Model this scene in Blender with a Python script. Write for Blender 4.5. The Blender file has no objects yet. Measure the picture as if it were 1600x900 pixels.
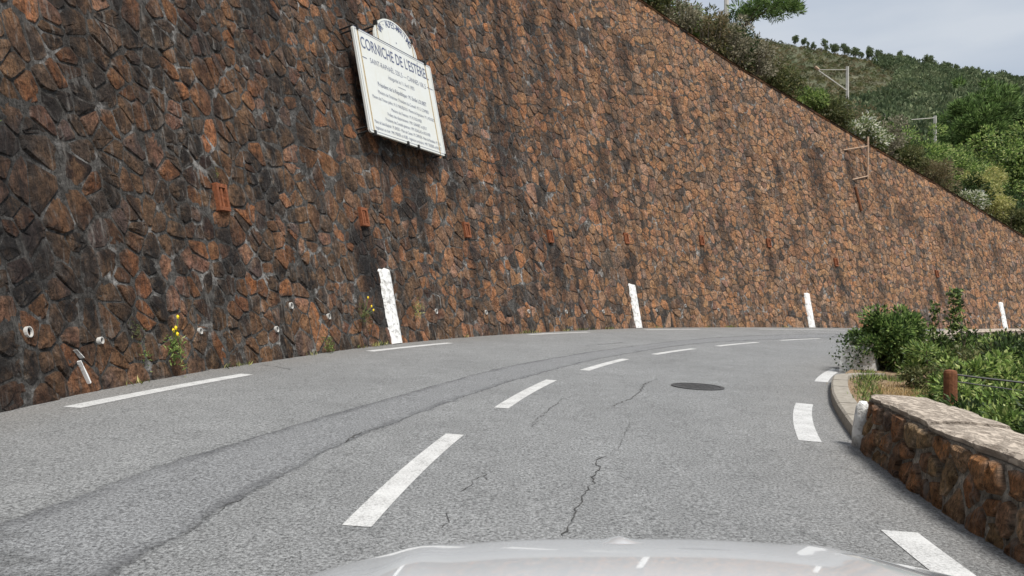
import bpy, math, random
import numpy as np
from mathutils import Vector, Matrix
R = math.radians
rng = np.random.default_rng(7)
random.seed(7)
scene = bpy.context.scene
COL = scene.collection

# ------------------------------------------------------------------ camera, sky, sun
F, EYE, BANK = 1180.0, 1.3, -0.04            # focal length (px of a 1600 px wide picture), eye height, cross fall of the road
cd = bpy.data.cameras.new('camera'); cam = bpy.data.objects.new('camera', cd); COL.objects.link(cam)
cam.location = (0, 0, EYE); cam.rotation_euler = (R(90), 0, 0)
cd.sensor_width = 36; cd.lens = 36 * F / 1600; cd.clip_start = .05; cd.clip_end = 3000
scene.camera = cam

SUN_AZ, SUN_EL = R(146), R(60)                # azimuth clockwise from +Y (the view direction)
sd = Vector((math.sin(SUN_AZ) * math.cos(SUN_EL), math.cos(SUN_AZ) * math.cos(SUN_EL), math.sin(SUN_EL)))
w = bpy.data.worlds.new('World'); scene.world = w; w.use_nodes = True
nt = w.node_tree; nt.nodes.clear()
out = nt.nodes.new('ShaderNodeOutputWorld'); bg = nt.nodes.new('ShaderNodeBackground')
sky = nt.nodes.new('ShaderNodeTexSky'); sky.sky_type = 'NISHITA'; sky.sun_disc = False
sky.sun_elevation = SUN_EL; sky.sun_rotation = SUN_AZ; sky.air_density = 1.0; sky.dust_density = 2.5
tc = nt.nodes.new('ShaderNodeTexCoord'); mp = nt.nodes.new('ShaderNodeMapping'); mp.inputs['Scale'].default_value = (1.2, 1.2, 4.5)
nz = nt.nodes.new('ShaderNodeTexNoise'); nz.inputs['Scale'].default_value = 2.2; nz.inputs['Detail'].default_value = 6; nz.inputs['Roughness'].default_value = .5
rp = nt.nodes.new('ShaderNodeValToRGB')
rp.color_ramp.elements[0].position = .32; rp.color_ramp.elements[0].color = (3.7, 4.3, 5.2, 1)
rp.color_ramp.elements[1].position = .68; rp.color_ramp.elements[1].color = (5.5, 5.85, 6.3, 1)
mx = nt.nodes.new('ShaderNodeMix'); mx.data_type = 'RGBA'; mx.inputs[0].default_value = .86
L = nt.links.new
L(tc.outputs['Generated'], mp.inputs[0]); L(mp.outputs[0], nz.inputs['Vector']); L(nz.outputs['Fac'], rp.inputs[0])
L(sky.outputs[0], mx.inputs[6]); L(rp.outputs[0], mx.inputs[7]); L(mx.outputs[2], bg.inputs[0])
bg.inputs[1].default_value = .1; L(bg.outputs[0], out.inputs[0])
sl = bpy.data.lights.new('sun', 'SUN'); so = bpy.data.objects.new('sun', sl); COL.objects.link(so)
sl.energy = 3.6; sl.angle = R(16); sl.color = (1, .955, .89)
so.rotation_euler = sd.to_track_quat('Z', 'Y').to_euler(); so.location = (20, 0, 60)
vs = scene.view_settings; vs.view_transform = 'Standard'; vs.look = 'None'; vs.exposure = 0.30; vs.gamma = 1

# ------------------------------------------------------------------ helpers
def lin(h):
    h = h.lstrip('#'); c = [int(h[i:i+2], 16) / 255 for i in (0, 2, 4)]
    return tuple(x / 12.92 if x <= .04045 else ((x + .055) / 1.055) ** 2.4 for x in c)
def at(px, py, d):                            # a point d metres ahead of the eye
    return np.array([(px - 800) / F * d, d, EYE + (450 - py) / F * d])
def on_road(px, py):
    d = F * EYE / ((py - 450) + BANK * (px - 800)); x = (px - 800) / F * d
    return np.array([x, d, BANK * x])
def empty(name, loc=(0, 0, 0), label=None, cat=None, group=None):
    o = bpy.data.objects.new(name, None); COL.objects.link(o); o.location = loc; o.empty_display_size = .2
    tag(o, label, cat, group); return o
def tag(o, label=None, cat=None, group=None, kind=None):
    if label: o['label'] = label
    if cat: o['category'] = cat
    if group: o['group'] = group
    if kind: o['kind'] = kind
    return o
def wloc(p):
    v = Vector((0, 0, 0))
    while p is not None: v = v + p.location; p = p.parent
    return v
def build(name, V, Fc, mat, parent=None, col=None, uv=None, smooth=False, center=True):
    """world-space vertices -> one mesh object; col (n,4) and uv (n,2) per vertex"""
    V = np.asarray(V, dtype=np.float64).reshape(-1, 3)
    loc = np.zeros(3)
    if center and len(V):
        loc = (V.min(0) + V.max(0)) / 2; loc[2] = V[:, 2].min()
    me = bpy.data.meshes.new(name)
    if isinstance(Fc, np.ndarray):
        n, k = Fc.shape
        me.vertices.add(len(V)); me.vertices.foreach_set('co', (V - loc).astype(np.float32).ravel())
        me.loops.add(n * k); me.loops.foreach_set('vertex_index', Fc.astype(np.int32).ravel())
        me.polygons.add(n); me.polygons.foreach_set('loop_start', np.arange(0, n * k, k, dtype=np.int32))
        me.update(calc_edges=True)
    else:
        me.from_pydata((V - loc).tolist(), [], [list(f) for f in Fc])
    if col is not None:
        a = me.color_attributes.new('Col', 'FLOAT_COLOR', 'POINT')
        c = np.asarray(col, dtype=np.float32)
        if c.shape[1] == 3: c = np.c_[c, np.ones(len(c), np.float32)]
        a.data.foreach_set('color', c.ravel())
        ax = me.attributes.new('Aux', 'FLOAT', 'POINT'); ax.data.foreach_set('value', np.ascontiguousarray(c[:, 3]))
    if uv is not None:
        u = me.uv_layers.new(name='UVMap'); li = np.empty(len(me.loops), np.int32); me.loops.foreach_get('vertex_index', li)
        u.data.foreach_set('uv', np.asarray(uv, dtype=np.float32)[li].ravel())
    me.validate()
    me.polygons.foreach_set('use_smooth', np.full(len(me.polygons), smooth))
    if mat is not None: me.materials.append(mat)
    o = bpy.data.objects.new(name, me); COL.objects.link(o)
    if parent is not None:
        o.parent = parent; loc = loc - np.array(wloc(parent))
    o.location = loc
    return o
def box_vf(c, ax, ay, az):
    """box about centre c with half-axis vectors"""
    c, ax, ay, az = map(lambda q: np.array(q, float), (c, ax, ay, az))
    V = [c + sx * ax + sy * ay + sz * az for sz in (-1, 1) for sx, sy in ((-1, -1), (1, -1), (1, 1), (-1, 1))]
    return V, [(3, 2, 1, 0), (4, 5, 6, 7), (0, 1, 5, 4), (1, 2, 6, 5), (2, 3, 7, 6), (3, 0, 4, 7)]
def join(parts):
    V, Fc = [], []
    for v, f in parts:
        k = len(V); V += [np.array(q) for q in v]; Fc += [tuple(i + k for i in g) for g in f]
    return V, Fc
def tube_vf(P, rad, n=6, cap=True):
    P = np.array(P, float); m = len(P)
    if np.isscalar(rad): rad = [rad] * m
    V, Fc = [], []
    for i in range(m):
        t = P[min(i + 1, m - 1)] - P[max(i - 1, 0)]; t = t / (np.linalg.norm(t) + 1e-9)
        a = np.cross(t, (0, 0, 1) if abs(t[2]) < .9 else (1, 0, 0)); a /= np.linalg.norm(a); b = np.cross(t, a)
        for k in range(n):
            an = 2 * math.pi * k / n; V.append(P[i] + rad[i] * (math.cos(an) * a + math.sin(an) * b))
    for i in range(m - 1):
        for k in range(n):
            Fc.append((i * n + k, (i + 1) * n + k, (i + 1) * n + (k + 1) % n, i * n + (k + 1) % n))
    if cap: Fc += [tuple(range(n)), tuple(range(m * n - 1, (m - 1) * n - 1, -1))]
    return V, Fc
def spline(P, ds=.1):
    P = np.array(P, float); T = np.r_[0, np.cumsum(np.linalg.norm(P[1:] - P[:-1], axis=1) ** .5)]
    m = np.array([(P[min(i + 1, len(P) - 1)] - P[max(i - 1, 0)]) / (T[min(i + 1, len(P) - 1)] - T[max(i - 1, 0)]) for i in range(len(P))])
    o = []
    for i in range(len(P) - 1):
        h = T[i + 1] - T[i]
        for u in np.linspace(0, 1, 80, endpoint=False):
            o.append((2*u**3 - 3*u*u + 1) * P[i] + (u**3 - 2*u*u + u) * h * m[i] + (-2*u**3 + 3*u*u) * P[i+1] + (u**3 - u*u) * h * m[i+1])
    o.append(P[-1]); o = np.array(o)
    S = np.r_[0, np.cumsum(np.linalg.norm(o[1:] - o[:-1], axis=1))]; s = np.arange(0, S[-1], ds)
    return s, np.stack([np.interp(s, S, o[:, k]) for k in range(o.shape[1])], 1)
def smooth1(a, k=31, it=3):
    for _ in range(it):
        p = np.pad(a, ((k // 2, k // 2), (0, 0)), 'edge'); a = np.stack([np.convolve(p[:, j], np.ones(k) / k, 'valid') for j in range(a.shape[1])], 1)
    return a
def vnoise(x, y, seed=0):                     # smooth value noise, vectorised
    x = np.asarray(x, float); y = np.asarray(y, float)
    xi, yi = np.floor(x).astype(np.int64), np.floor(y).astype(np.int64); fx, fy = x - xi, y - yi
    fx = fx * fx * (3 - 2 * fx); fy = fy * fy * (3 - 2 * fy)
    def h(a, b):
        n = (a * 374761393 + b * 668265263 + seed * 974711) & 0x7fffffff
        n = ((n ^ (n >> 13)) * 1274126177) & 0x7fffffff
        return ((n ^ (n >> 16)) & 0xffff) / 65535.0
    return (h(xi, yi) * (1 - fx) + h(xi + 1, yi) * fx) * (1 - fy) + (h(xi, yi + 1) * (1 - fx) + h(xi + 1, yi + 1) * fx) * fy
def fbm(x, y, seed=0, o=4):
    return sum(vnoise(np.asarray(x) * 2**k, np.asarray(y) * 2**k, seed + k) * .5**(k + 1) for k in range(o))

# ------------------------------------------------------------------ materials
class NT:
    def __init__(s, name):
        s.m = bpy.data.materials.new(name); s.m.use_nodes = True; s.t = s.m.node_tree; s.n = s.t.nodes
        s.b = s.n['Principled BSDF']; s.o = s.n['Material Output']
    def l(s, a, b): s.t.links.new(a, b)
    def coord(s, kind='Object', scale=(1, 1, 1), loc=(0, 0, 0)):
        c = s.n.new('ShaderNodeTexCoord'); m = s.n.new('ShaderNodeMapping'); m.inputs['Scale'].default_value = scale; m.inputs['Location'].default_value = loc
        s.l(c.outputs[kind], m.inputs[0]); return m.outputs[0]
    def pos(s, scale=(1, 1, 1), loc=(0, 0, 0)):
        c = s.n.new('ShaderNodeNewGeometry'); m = s.n.new('ShaderNodeMapping'); m.inputs['Scale'].default_value = scale; m.inputs['Location'].default_value = loc
        s.l(c.outputs['Position'], m.inputs[0]); return m.outputs[0]
    def noise(s, vec, scale, detail=5, rough=.55, lo=.3, hi=.7):
        n = s.n.new('ShaderNodeTexNoise'); n.inputs['Scale'].default_value = scale; n.inputs['Detail'].default_value = detail; n.inputs['Roughness'].default_value = rough
        s.l(vec, n.inputs['Vector']); return s.rng(n.outputs['Fac'], lo, hi)
    def rng(s, x, lo, hi, a=0., b=1.):
        r = s.n.new('ShaderNodeMapRange'); r.inputs[1].default_value = lo; r.inputs[2].default_value = hi; r.inputs[3].default_value = a; r.inputs[4].default_value = b
        s.l(x, r.inputs[0]); return r.outputs[0]
    def math(s, op, a, b):
        m = s.n.new('ShaderNodeMath'); m.operation = op
        for i, x in enumerate((a, b)):
            if isinstance(x, (int, float)): m.inputs[i].default_value = x
            else: s.l(x, m.inputs[i])
        return m.outputs[0]
    def mix(s, f, a, b, mode='MIX'):
        m = s.n.new('ShaderNodeMix'); m.data_type = 'RGBA'; m.blend_type = mode
        for i, x in ((0, f), (6, a), (7, b)):
            if isinstance(x, (int, float)): m.inputs[i].default_value = x
            elif isinstance(x, tuple): m.inputs[i].default_value = (*x[:3], 1)
            else: s.l(x, m.inputs[i])
        return m.outputs[2]
    def attr(s, name='Col'):
        a = s.n.new('ShaderNodeAttribute'); a.attribute_name = name; return a
    def gain(s, col, f, lo, hi):              # multiply a colour by lo..hi
        r = s.rng(f, 0, 1, lo, hi); c = s.n.new('ShaderNodeCombineColor')
        for i in range(3): s.l(r, c.inputs[i])
        return s.mix(1., col, c.outputs[0], 'MULTIPLY')
    def bump(s, h, strength=.5, dist=.02):
        b = s.n.new('ShaderNodeBump'); b.inputs['Strength'].default_value = strength; b.inputs['Distance'].default_value = dist
        s.l(h, b.inputs['Height']); s.l(b.outputs[0], s.b.inputs['Normal'])
    def base(s, c, rough=.8, spec=.3):
        if isinstance(c, tuple): s.b.inputs['Base Color'].default_value = (*c[:3], 1)
        else: s.l(c, s.b.inputs['Base Color'])
        s.b.inputs['Roughness'].default_value = rough; s.b.inputs['Specular IOR Level'].default_value = spec
        return s.m

def mat_wall(name, mortar=False, stained=1.):
    k = NT(name); a = k.attr(); uv = k.coord('UV')
    fine = k.noise(uv, 11, 10, .8, .40, .60); mid = k.noise(uv, 3.1, 8, .68, .34, .66); grit = k.noise(k.coord('UV', (1.2, .5, 1), (5, 2, 0)), 36, 6, .85, .39, .61)
    tex = k.math('ADD', k.math('MULTIPLY', fine, .5), k.math('MULTIPLY', grit, .5))
    c = k.gain(a.outputs['Color'], tex, .02, 2.1)
    if mortar:
        wl = k.noise(k.coord('UV', (1, 1, 1), (41, 3, 0)), 1.7, 8, .75, .53, .62); c = k.mix(k.math('MULTIPLY', wl, .9), c, k.gain((.68, .66, .63), fine, .5, 1.3))
    else:
        rust = k.noise(k.coord('UV', (1, .55, 1), (7, 3, 0)), 1.15, 9, .72, .47, .60)
        c = k.mix(k.math('MULTIPLY', rust, .6), c, k.gain((.44, .238, .118), tex, .1, 1.95))
        och = k.noise(k.coord('UV', (1, .8, 1), (17, 23, 0)), 3.3, 8, .75, .52, .64)
        c = k.mix(k.math('MULTIPLY', och, .4), c, k.gain((.48, .295, .16), tex, .1, 1.95))
    grey = k.noise(k.coord('UV', (1.3, .6, 1), (31, 9, 0)), 4.5, 9, .8, .53, .66)      # lichen and lime bloom
    c = k.mix(k.math('MULTIPLY', grey, .5), c, k.gain((.22, .20, .18), tex, .5, 1.5))
    blk = k.noise(k.coord('UV', (1, .8, 1), (13, 29, 0)), 6, 8, .75, .55, .66)         # black crust
    c = k.mix(k.math('MULTIPLY', blk, .55 * stained), c, (.018, .016, .015))
    c = k.gain(c, mid, .66, 1.5)
    st = k.noise(k.coord('UV', (1.1, .07, 1)), 1.3, 6, .62, .49, .62); s2 = k.noise(k.coord('UV', (5.5, .4, 1), (2, 5, 0)), 1.3, 7, .7, .52, .64)
    dk = k.math('MAXIMUM', k.math('MULTIPLY', st, .58), k.math('MULTIPLY', s2, .72))
    c = k.mix(k.math('MULTIPLY', k.math('MULTIPLY', dk, stained), k.rng(mid, 0, 1, 1, .45)), c, k.gain((.05, .040, .033), tex, .3, 2))
    ws = k.noise(k.coord('UV', (6.5, .75, 1), (3, 11, 0)), 1.5, 8, .75, .55, .67)
    c = k.mix(k.math('MULTIPLY', ws, .7), c, (.50, .47, .43))
    sm = k.math('MULTIPLY', k.attr('Aux').outputs['Fac'], k.rng(k.noise(k.coord('UV', (6, .7, 1)), 1.7, 7, .7, .3, .6), 0, 1, .5, 1))
    c = k.mix(sm, c, k.gain((.024, .023, .024), tex, .3, 2.2))
    k.bump(k.math('ADD', k.math('MULTIPLY', fine, .6), k.math('MULTIPLY', grit, .3)), 1., .085)
    return k.base(c, .88, .25)
M = {}
M['stone'] = mat_wall('porphyry_stone'); M['mortar'] = mat_wall('lime_mortar', True)

k = NT('asphalt'); p = k.pos()
g = k.noise(p, 52, 3, .8, .37, .63); g2 = k.noise(p, 130, 2, .6, .34, .66); big = k.noise(p, .45, 5, .6, .3, .7); med = k.noise(p, 3.2, 5, .7, .3, .7)
sp = k.math('ADD', k.math('MULTIPLY', g, .65), k.math('MULTIPLY', g2, .35))
c = k.mix(sp, (.026, .0275, .029), (.405, .416, .42)); c = k.gain(c, big, .88, 1.1); c = k.gain(c, med, .9, 1.1)
a = k.attr(); dirt = k.math('MULTIPLY', k.attr('Aux').outputs['Fac'], k.rng(med, 0, 1, .45, 1))
c = k.mix(dirt, c, k.gain((.19, .17, .145), sp, .5, 1.5))
k.bump(sp, .55, .008); M['asphalt'] = k.base(c, .82, .35)
k = NT('asphalt_patch'); p = k.pos()
g = k.noise(p, 52, 3, .8, .37, .63); g2 = k.noise(p, 130, 2, .6, .34, .66); med = k.noise(p, 2.2, 6, .7, .3, .7)
sp = k.math('ADD', k.math('MULTIPLY', g, .65), k.math('MULTIPLY', g2, .35))
c = k.mix(sp, (.0255, .027, .029), (.385, .397, .408)); c = k.gain(c, med, .93, 1.04)
a = k.attr(); seam = k.math('MULTIPLY', k.attr('Aux').outputs['Fac'], k.noise(k.pos((1, 1, 1), (4, 4, 0)), 1.5, 6, .7, .36, .62))
c = k.mix(k.math('MULTIPLY', seam, .6), c, (.06, .062, .068))
k.base(c, .8, .35); k.bump(sp, .5, .007)
edge = k.math('ADD', a.outputs['Color'], k.math('MULTIPLY', k.math('SUBTRACT', med, .5), .7))
tr = k.n.new('ShaderNodeBsdfTransparent'); ms = k.n.new('ShaderNodeMixShader')
k.l(k.rng(edge, .25, .75), ms.inputs[0]); k.l(tr.outputs[0], ms.inputs[1]); k.l(k.b.outputs[0], ms.inputs[2]); k.l(ms.outputs[0], k.o.inputs[0])
M['patch'] = k.m
k = NT('road_paint'); p = k.pos()
wear = k.noise(p, 60, 5, .8, .47, .58); w2 = k.noise(p, 5, 4, .6, .3, .75)
c = k.mix(k.math('MULTIPLY', wear, k.rng(w2, 0, 1, .2, .95)), k.gain((.62, .625, .62), w2, 1.05, .88), (.22, .22, .215))
k.bump(k.noise(p, 80, 3, .8), .4, .005); M['paint'] = k.base(c, .7, .3)
def simple(name, c1, c2, scale=8, rough=.8, spec=.3, bump=.3, dist=.01, metal=0, detail=6, coord='pos', stretch=(1, 1, 1), lo=.3, hi=.7):
    k = NT(name); v = k.pos(stretch) if coord == 'pos' else k.coord(coord, stretch)
    n = k.noise(v, scale, detail, .65, lo, hi); k.base(k.mix(n, c1, c2), rough, spec); k.b.inputs['Metallic'].default_value = metal
    if bump: k.bump(n, bump, dist)
    return k.m
M['crack'] = simple('crack_tar', (.03, .03, .03), (.11, .11, .108), 30)
M['iron'] = simple('cast_iron', (.035, .036, .038), (.085, .086, .088), 40, .6, .5, .5, .01)
M['lime'] = simple('white_limewash', (.42, .40, .37), (.82, .82, .80), 9, .85, .2, .8, .03, lo=.28, hi=.5)
M['white'] = simple('white_plastic', (.42, .41, .38), (.68, .67, .64), 12, .6, .4, .2)
M['dark'] = simple('dark_hollow', (.008, .007, .007), (.02, .018, .016), 12, .9, .1, 0)
M['terra'] = simple('terracotta', (.12, .045, .026), (.33, .12, .055), 22, .85, .2, .6, .01)
M['rust'] = simple('rusty_steel', (.11, .042, .022), (.24, .10, .045), 26, .85, .3, .5, .006)
M['rustpale'] = simple('rusted_pale_steel', (.34, .20, .12), (.56, .43, .32), 10, .8, .3, .3, .005)
M['concrete'] = simple('kerb_concrete', (.24, .215, .18), (.40, .37, .32), 14, .9, .2, .5, .008)
M['mast'] = simple('galvanised_mast', (.42, .40, .36), (.58, .56, .51), 6, .6, .4, .1)
M['wire'] = simple('dark_wire', (.02, .02, .02), (.05, .05, .05), 30, .6, .4, 0)
M['slab'] = simple('coping_stone', (.30, .245, .20), (.52, .45, .375), 6, .9, .2, .9, .02, stretch=(4, 1.3, 3), lo=.33, hi=.55, detail=10)
M['pstone'] = mat_wall('parapet_stone', stained=.15); M['pmortar'] = mat_wall('parapet_mortar', True, .1); M['bark'] = simple('bark', (.05, .036, .028), (.16, .12, .095), 16, .9, .2, .8, .02, stretch=(1, 1, .3))
M['twig'] = simple('dry_twig', (.15, .125, .105), (.30, .265, .235), 12, .9, .2, 0)
M['earth'] = simple('dry_earth', (.19, .125, .075), (.42, .315, .215), 14, .95, .1, .9, .03)
M['soil'] = simple('hillside_soil', (.05, .05, .025), (.16, .12, .075), 3, .95, .1, .8, .05)
M['ink'] = simple('blue_black_enamel', (.07, .09, .17), (.11, .13, .22), 20, .4, .4, 0)
M['ink2'] = simple('faded_enamel', (.16, .18, .25), (.22, .24, .31), 20, .5, .4, 0)
M['black'] = simple('black_iron', (.012, .012, .012), (.03, .03, .03), 20, .6, .4, 0)
k = NT('white_enamel'); v = k.coord('UV'); n = k.noise(v, 1.4, 6, .65, .45, .75); st = k.noise(k.coord('UV', (7, .5, 1)), 1.2, 5, .65, .55, .72)
c = k.mix(k.math('MULTIPLY', n, .4), (.70, .72, .69), (.61, .59, .46)); c = k.mix(k.math('MULTIPLY', st, .32), c, (.55, .49, .34))
M['enamel'] = k.base(c, .35, .5)
k = NT('rust_run'); n = k.noise(k.pos((1, 1, .5)), 9, 5, .7, .3, .7); M['run'] = k.base(k.mix(n, (.36, .24, .11), (.52, .45, .30)), .7)
k = NT('car_paint'); k.base((.76, .80, .84), .22, .5); k.b.inputs['Coat Weight'].default_value = 1; k.b.inputs['Coat Roughness'].default_value = .04
M['car'] = k.m
M['rubber'] = simple('rubber', (.015, .015, .015), (.03, .03, .03), 20, .8, .3, 0); M['trim'] = simple('black_trim', (.012, .012, .013), (.025, .025, .026), 20, .5, .5, 0)
k = NT('headlamp_glass'); k.base((.55, .57, .6), .1, .6); k.b.inputs['Transmission Weight'].default_value = .5; M['lamp'] = k.m
k = NT('chrome'); k.base((.7, .71, .72), .12, .5); k.b.inputs['Metallic'].default_value = 1; M['chrome'] = k.m
def mat_leaf(name, rough=.5, trans=.32, spec=.35):
    k = NT(name); a = k.attr(); k.base(a.outputs['Color'], rough, spec)
    t = k.n.new('ShaderNodeBsdfTranslucent'); k.l(k.gain(a.outputs['Color'], k.noise(k.pos(), 3), 1.1, 1.5), t.inputs[0])
    ms = k.n.new('ShaderNodeMixShader'); ms.inputs[0].default_value = trans
    k.l(k.b.outputs[0], ms.inputs[1]); k.l(t.outputs[0], ms.inputs[2]); k.l(ms.outputs[0], k.o.inputs[0]); return k.m
M['leaf'] = mat_leaf('leaf'); M['needle'] = mat_leaf('needle', .65, .28, .2)
k = NT('hill_ground'); p = k.pos(); n = k.noise(p, .035, 7, .7, .35, .65); n2 = k.noise(p, .35, 6, .75, .3, .7)
c = k.mix(n, (.06, .075, .04), (.125, .12, .08)); M['hill'] = k.base(k.gain(c, n2, .55, 1.4), .95, .1)

# ------------------------------------------------------------------ the great retaining wall: its base line and its battered face
BAT = .2; Q = math.sqrt(1 + BAT * BAT)
WS, WC = spline([(-4.7, -16), (-4.7, -8), (-4.65, 0), (-4.58, 6.76), (-4.45, 8.8), (-3.9, 11.5), (-2.58, 16.05), (0, 21.3), (4.46, 27.7),
                 (9.6, 32.4), (14.2, 35.6), (28.9, 44.6), (46, 53.5), (66, 62)])
WT = smooth1(np.gradient(WC, axis=0)); WT /= np.linalg.norm(WT, axis=1)[:, None]
WN = np.c_[-WT[:, 1], WT[:, 0]]
WU = np.c_[BAT * WN / Q, np.full(len(WS), 1 / Q)]; WO = np.c_[-WN / Q, np.full(len(WS), BAT / Q)]
WB = np.c_[WC, BANK * WC[:, 0]]
def ip(s, A): return np.stack([np.interp(s, WS, A[:, j]) for j in range(A.shape[1])], -1)
def wp(s, t, o=0.):                            # s along the base, t up the face, o out of the face
    s, t, o = np.broadcast_arrays(np.asarray(s, float), np.asarray(t, float), np.asarray(o, float))
    return ip(s, WB) + t[..., None] * ip(s, WU) + o[..., None] * ip(s, WO)
def wtop(s): return np.interp(s, [0, 40, 45.5, 50, 53.5, 57, 61.1, 65.5, 70.1, 74.3, 80.5, 90, 100, 117], [15.2, 15.2, 14.8, 14.34, 13.5, 12.5, 11.46, 10.29, 9.1, 7.92, 6.0, 3.4, 1.9, 1.2])
VENTS = [(27.37, 2.55), (32.05, 2.74), (36.64, 2.87), (41.34, 3.08), (46.44, 3.42), (51.5, 3.72), (56.31, 3.95), (61.18, 3.29), (70.21, 3.11)]
MARKS = [32.52, 46.31, 58.46, 76.26]
STREAKS = [(25.9, 9, 6.2, .13, 1.), (24.85, 8, 5.5, .16, .8), (23.35, 3.2, 3.2, .5, .9), (36.5, 5.2, 2.6, .22, .85), (42.8, 12, 5.5, .28, .85), (48.45, 12.4, 3.6, .32, .85), (51.35, 10.4, 2.9, .17, 1.), (57.78, 8.6, 2.6, .16, 1.),
           (61.0, 9.6, 4.6, .5, .75), (63.85, 9.3, 2.4, .3, .8), (76.9, 5.6, 2.4, .4, .7), (27.6, 7, 3.4, .16, .75), (30.4, 5.2, 3, .2, .75), (32.6, 9, 4.6, .3, .85), (45.75, 7.2, 3.8, .25, .8), (58.25, 5.2, 2.2, .25, .8), (32.05, 2.72, 2.75, .40, 1.1), (32.3, 1.6, 1.7, .3, 1.),
           (28.5, 3.6, 2.2, .22, .7), (34.45, 4.6, 2.8, .3, .8), (39.75, 7, 3.6, .3, .7), (53.25, 5, 2, .25, .75), (68.4, 7.2, 2.2, .5, .75), (71.6, 6.2, 2.5, .4, .6), (37.6, 12, 6.5, .35, .6), (44.2, 14, 5, .4, .7), (54.4, 12, 3.5, .3, .6), (66.3, 8.8, 4, .35, .55), (29.2, 8.5, 4.5, .2, .7), (40.9, 13, 7, .3, .6), (47, 9.5, 4, .3, .6), (55.7, 7, 3, .3, .6), (72.9, 7.3, 3.4, .3, .6)]
r0 = random.Random(3)
STREAKS += [(r0.uniform(24, 48), r0.uniform(3, 12), r0.uniform(2.5, 6), r0.uniform(.05, .12), r0.uniform(.7, 1.)) for _ in range(36)]
STREAKS += [(s + .1, t - .2, 1.9, .22, .85) for s, t in VENTS]
def stain(s, t):
    a = np.zeros_like(s)
    for s0, t0, ln, wd, st in STREAKS:
        wob = .12 * np.sin(t * 1.7 + s0)
        e = np.exp(-np.abs((s - s0 - wob) / (wd * 1.45)) ** 3) * np.clip((t0 - t) / .3, 0, 1) * np.clip((t - (t0 - ln)) / (.6 * ln) + .15, 0, 1)
        a = np.maximum(a, st * e)
    damp = np.clip(1 - (s - 22) / 5, 0, 1) * np.clip(1 - t / 4.5, 0, 1)      # the damp black stretch at the near foot
    return np.maximum(a, .75 * damp * (fbm(s * .9, t * .9, 5) > .42))

def voronoi(P, lims):
    """cells of the points P clipped to lims(p) half planes; returns list of polygons"""
    cell = .6; G = {}
    for i, (x, y) in enumerate(P): G.setdefault((int(x // cell), int(y // cell)), []).append(i)
    polys = []
    for i, (x, y) in enumerate(P):
        poly = [(x - .62, y - .62), (x + .62, y - .62), (x + .62, y + .62), (x - .62, y + .62)]
        gx, gy = int(x // cell), int(y // cell); nb = []
        for a in range(gx - 2, gx + 3):
            for b in range(gy - 2, gy + 3): nb += G.get((a, b), ())
        hp = []
        for j in nb:
            if j != i:
                dx, dy = P[j][0] - x, P[j][1] - y; d2 = dx * dx + dy * dy
                if d2 < 1.5: hp.append((d2, dx, dy, (dx * (2 * x + dx) + dy * (2 * y + dy)) / 2))
        hp.sort()
        for h in [q[1:] for q in hp] + lims(x, y):
            a, b, c = h; o = []; n = len(poly)
            vals = [a * q[0] + b * q[1] - c for q in poly]
            if max(vals) <= 0: continue
            for m in range(n):
                v0, v1 = vals[m], vals[(m + 1) % n]
                if v0 <= 0: o.append(poly[m])
                if (v0 < 0 < v1) or (v1 < 0 < v0):
                    u = v0 / (v0 - v1); p0, p1 = poly[m], poly[(m + 1) % n]; o.append((p0[0] + u * (p1[0] - p0[0]), p0[1] + u * (p1[1] - p0[1])))
            poly = o
            if len(poly) < 3: break
        polys.append(poly if len(poly) >= 3 else None)
    return polys
def scatter(s0, s1, top, dx, dy, drop=.12):
    P = []; t = .12; r = 0
    while t < 15.6:
        s = s0 + (r % 2) * dx / 2
        while s < s1:
            x, y = s + random.gauss(0, dx * .24), max(.06, t + random.gauss(0, dy * .24))
            if y < top(x) - .08 and random.random() > drop * (.4 + 3.2 * (fbm(x * .9, y * .9, 17) > .52)): P.append((x, y))
            s += dx * random.uniform(.75, 1.25)
        t += dy; r += 1
    return P
def chamfer(poly, c=.24):
    n = len(poly); o = []
    for i in range(n):
        p, q, r = poly[i - 1], poly[i], poly[(i + 1) % n]
        for e in (p, r):
            ln = math.hypot(e[0] - q[0], e[1] - q[1])
            if ln > .06: o.append((q[0] + c * (e[0] - q[0]), q[1] + c * (e[1] - q[1])))
    return o if len(o) >= 5 else list(poly)
def stone_rings(poly, gap, hgt, near):
    """(s,t,o) vertices and faces of one stone on a wall face"""
    poly = chamfer(poly, random.uniform(.06, .2)); P = np.array(poly); c = P.mean(0); D = P - c; r = np.linalg.norm(D, axis=1)[:, None] + 1e-6
    n = len(P); D = D * np.clip((r - gap) / r, .3, 1); D *= 1 + rng.normal(0, .03, (n, 1))
    tilt = rng.normal(0, .045, 2); dome = random.uniform(.0, .014)
    rings = [(1., -.02), (.9, hgt * .8)] + ([(.55, hgt + dome * .7)] if near else [])
    V = []
    for f, o in rings:
        q = D * f; jit = rng.normal(0, .006, n) if o > 0 else np.zeros(n)
        V.append(np.c_[c + q, o + (q @ tilt + jit) * (o > 0)])
    V.append(np.array([[c[0] + random.uniform(-.02, .02), c[1] + random.uniform(-.02, .02), hgt + dome]]))
    V = np.concatenate(V); k = len(rings); Fc = []
    for m in range(k - 1):
        for i in range(n):
            j = (i + 1) % n; a, b, d, e = m * n + i, m * n + j, (m + 1) * n + j, (m + 1) * n + i
            Fc += [(a, b, d), (a, d, e)]
    Fc += [((k - 1) * n + i, (k - 1) * n + (i + 1) % n, k * n) for i in range(n)]
    e = np.zeros(len(V)); e[:n] = 1; e[n:2 * n] = rng.random(n) ** 1.6 * .85
    return V, Fc, e
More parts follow.
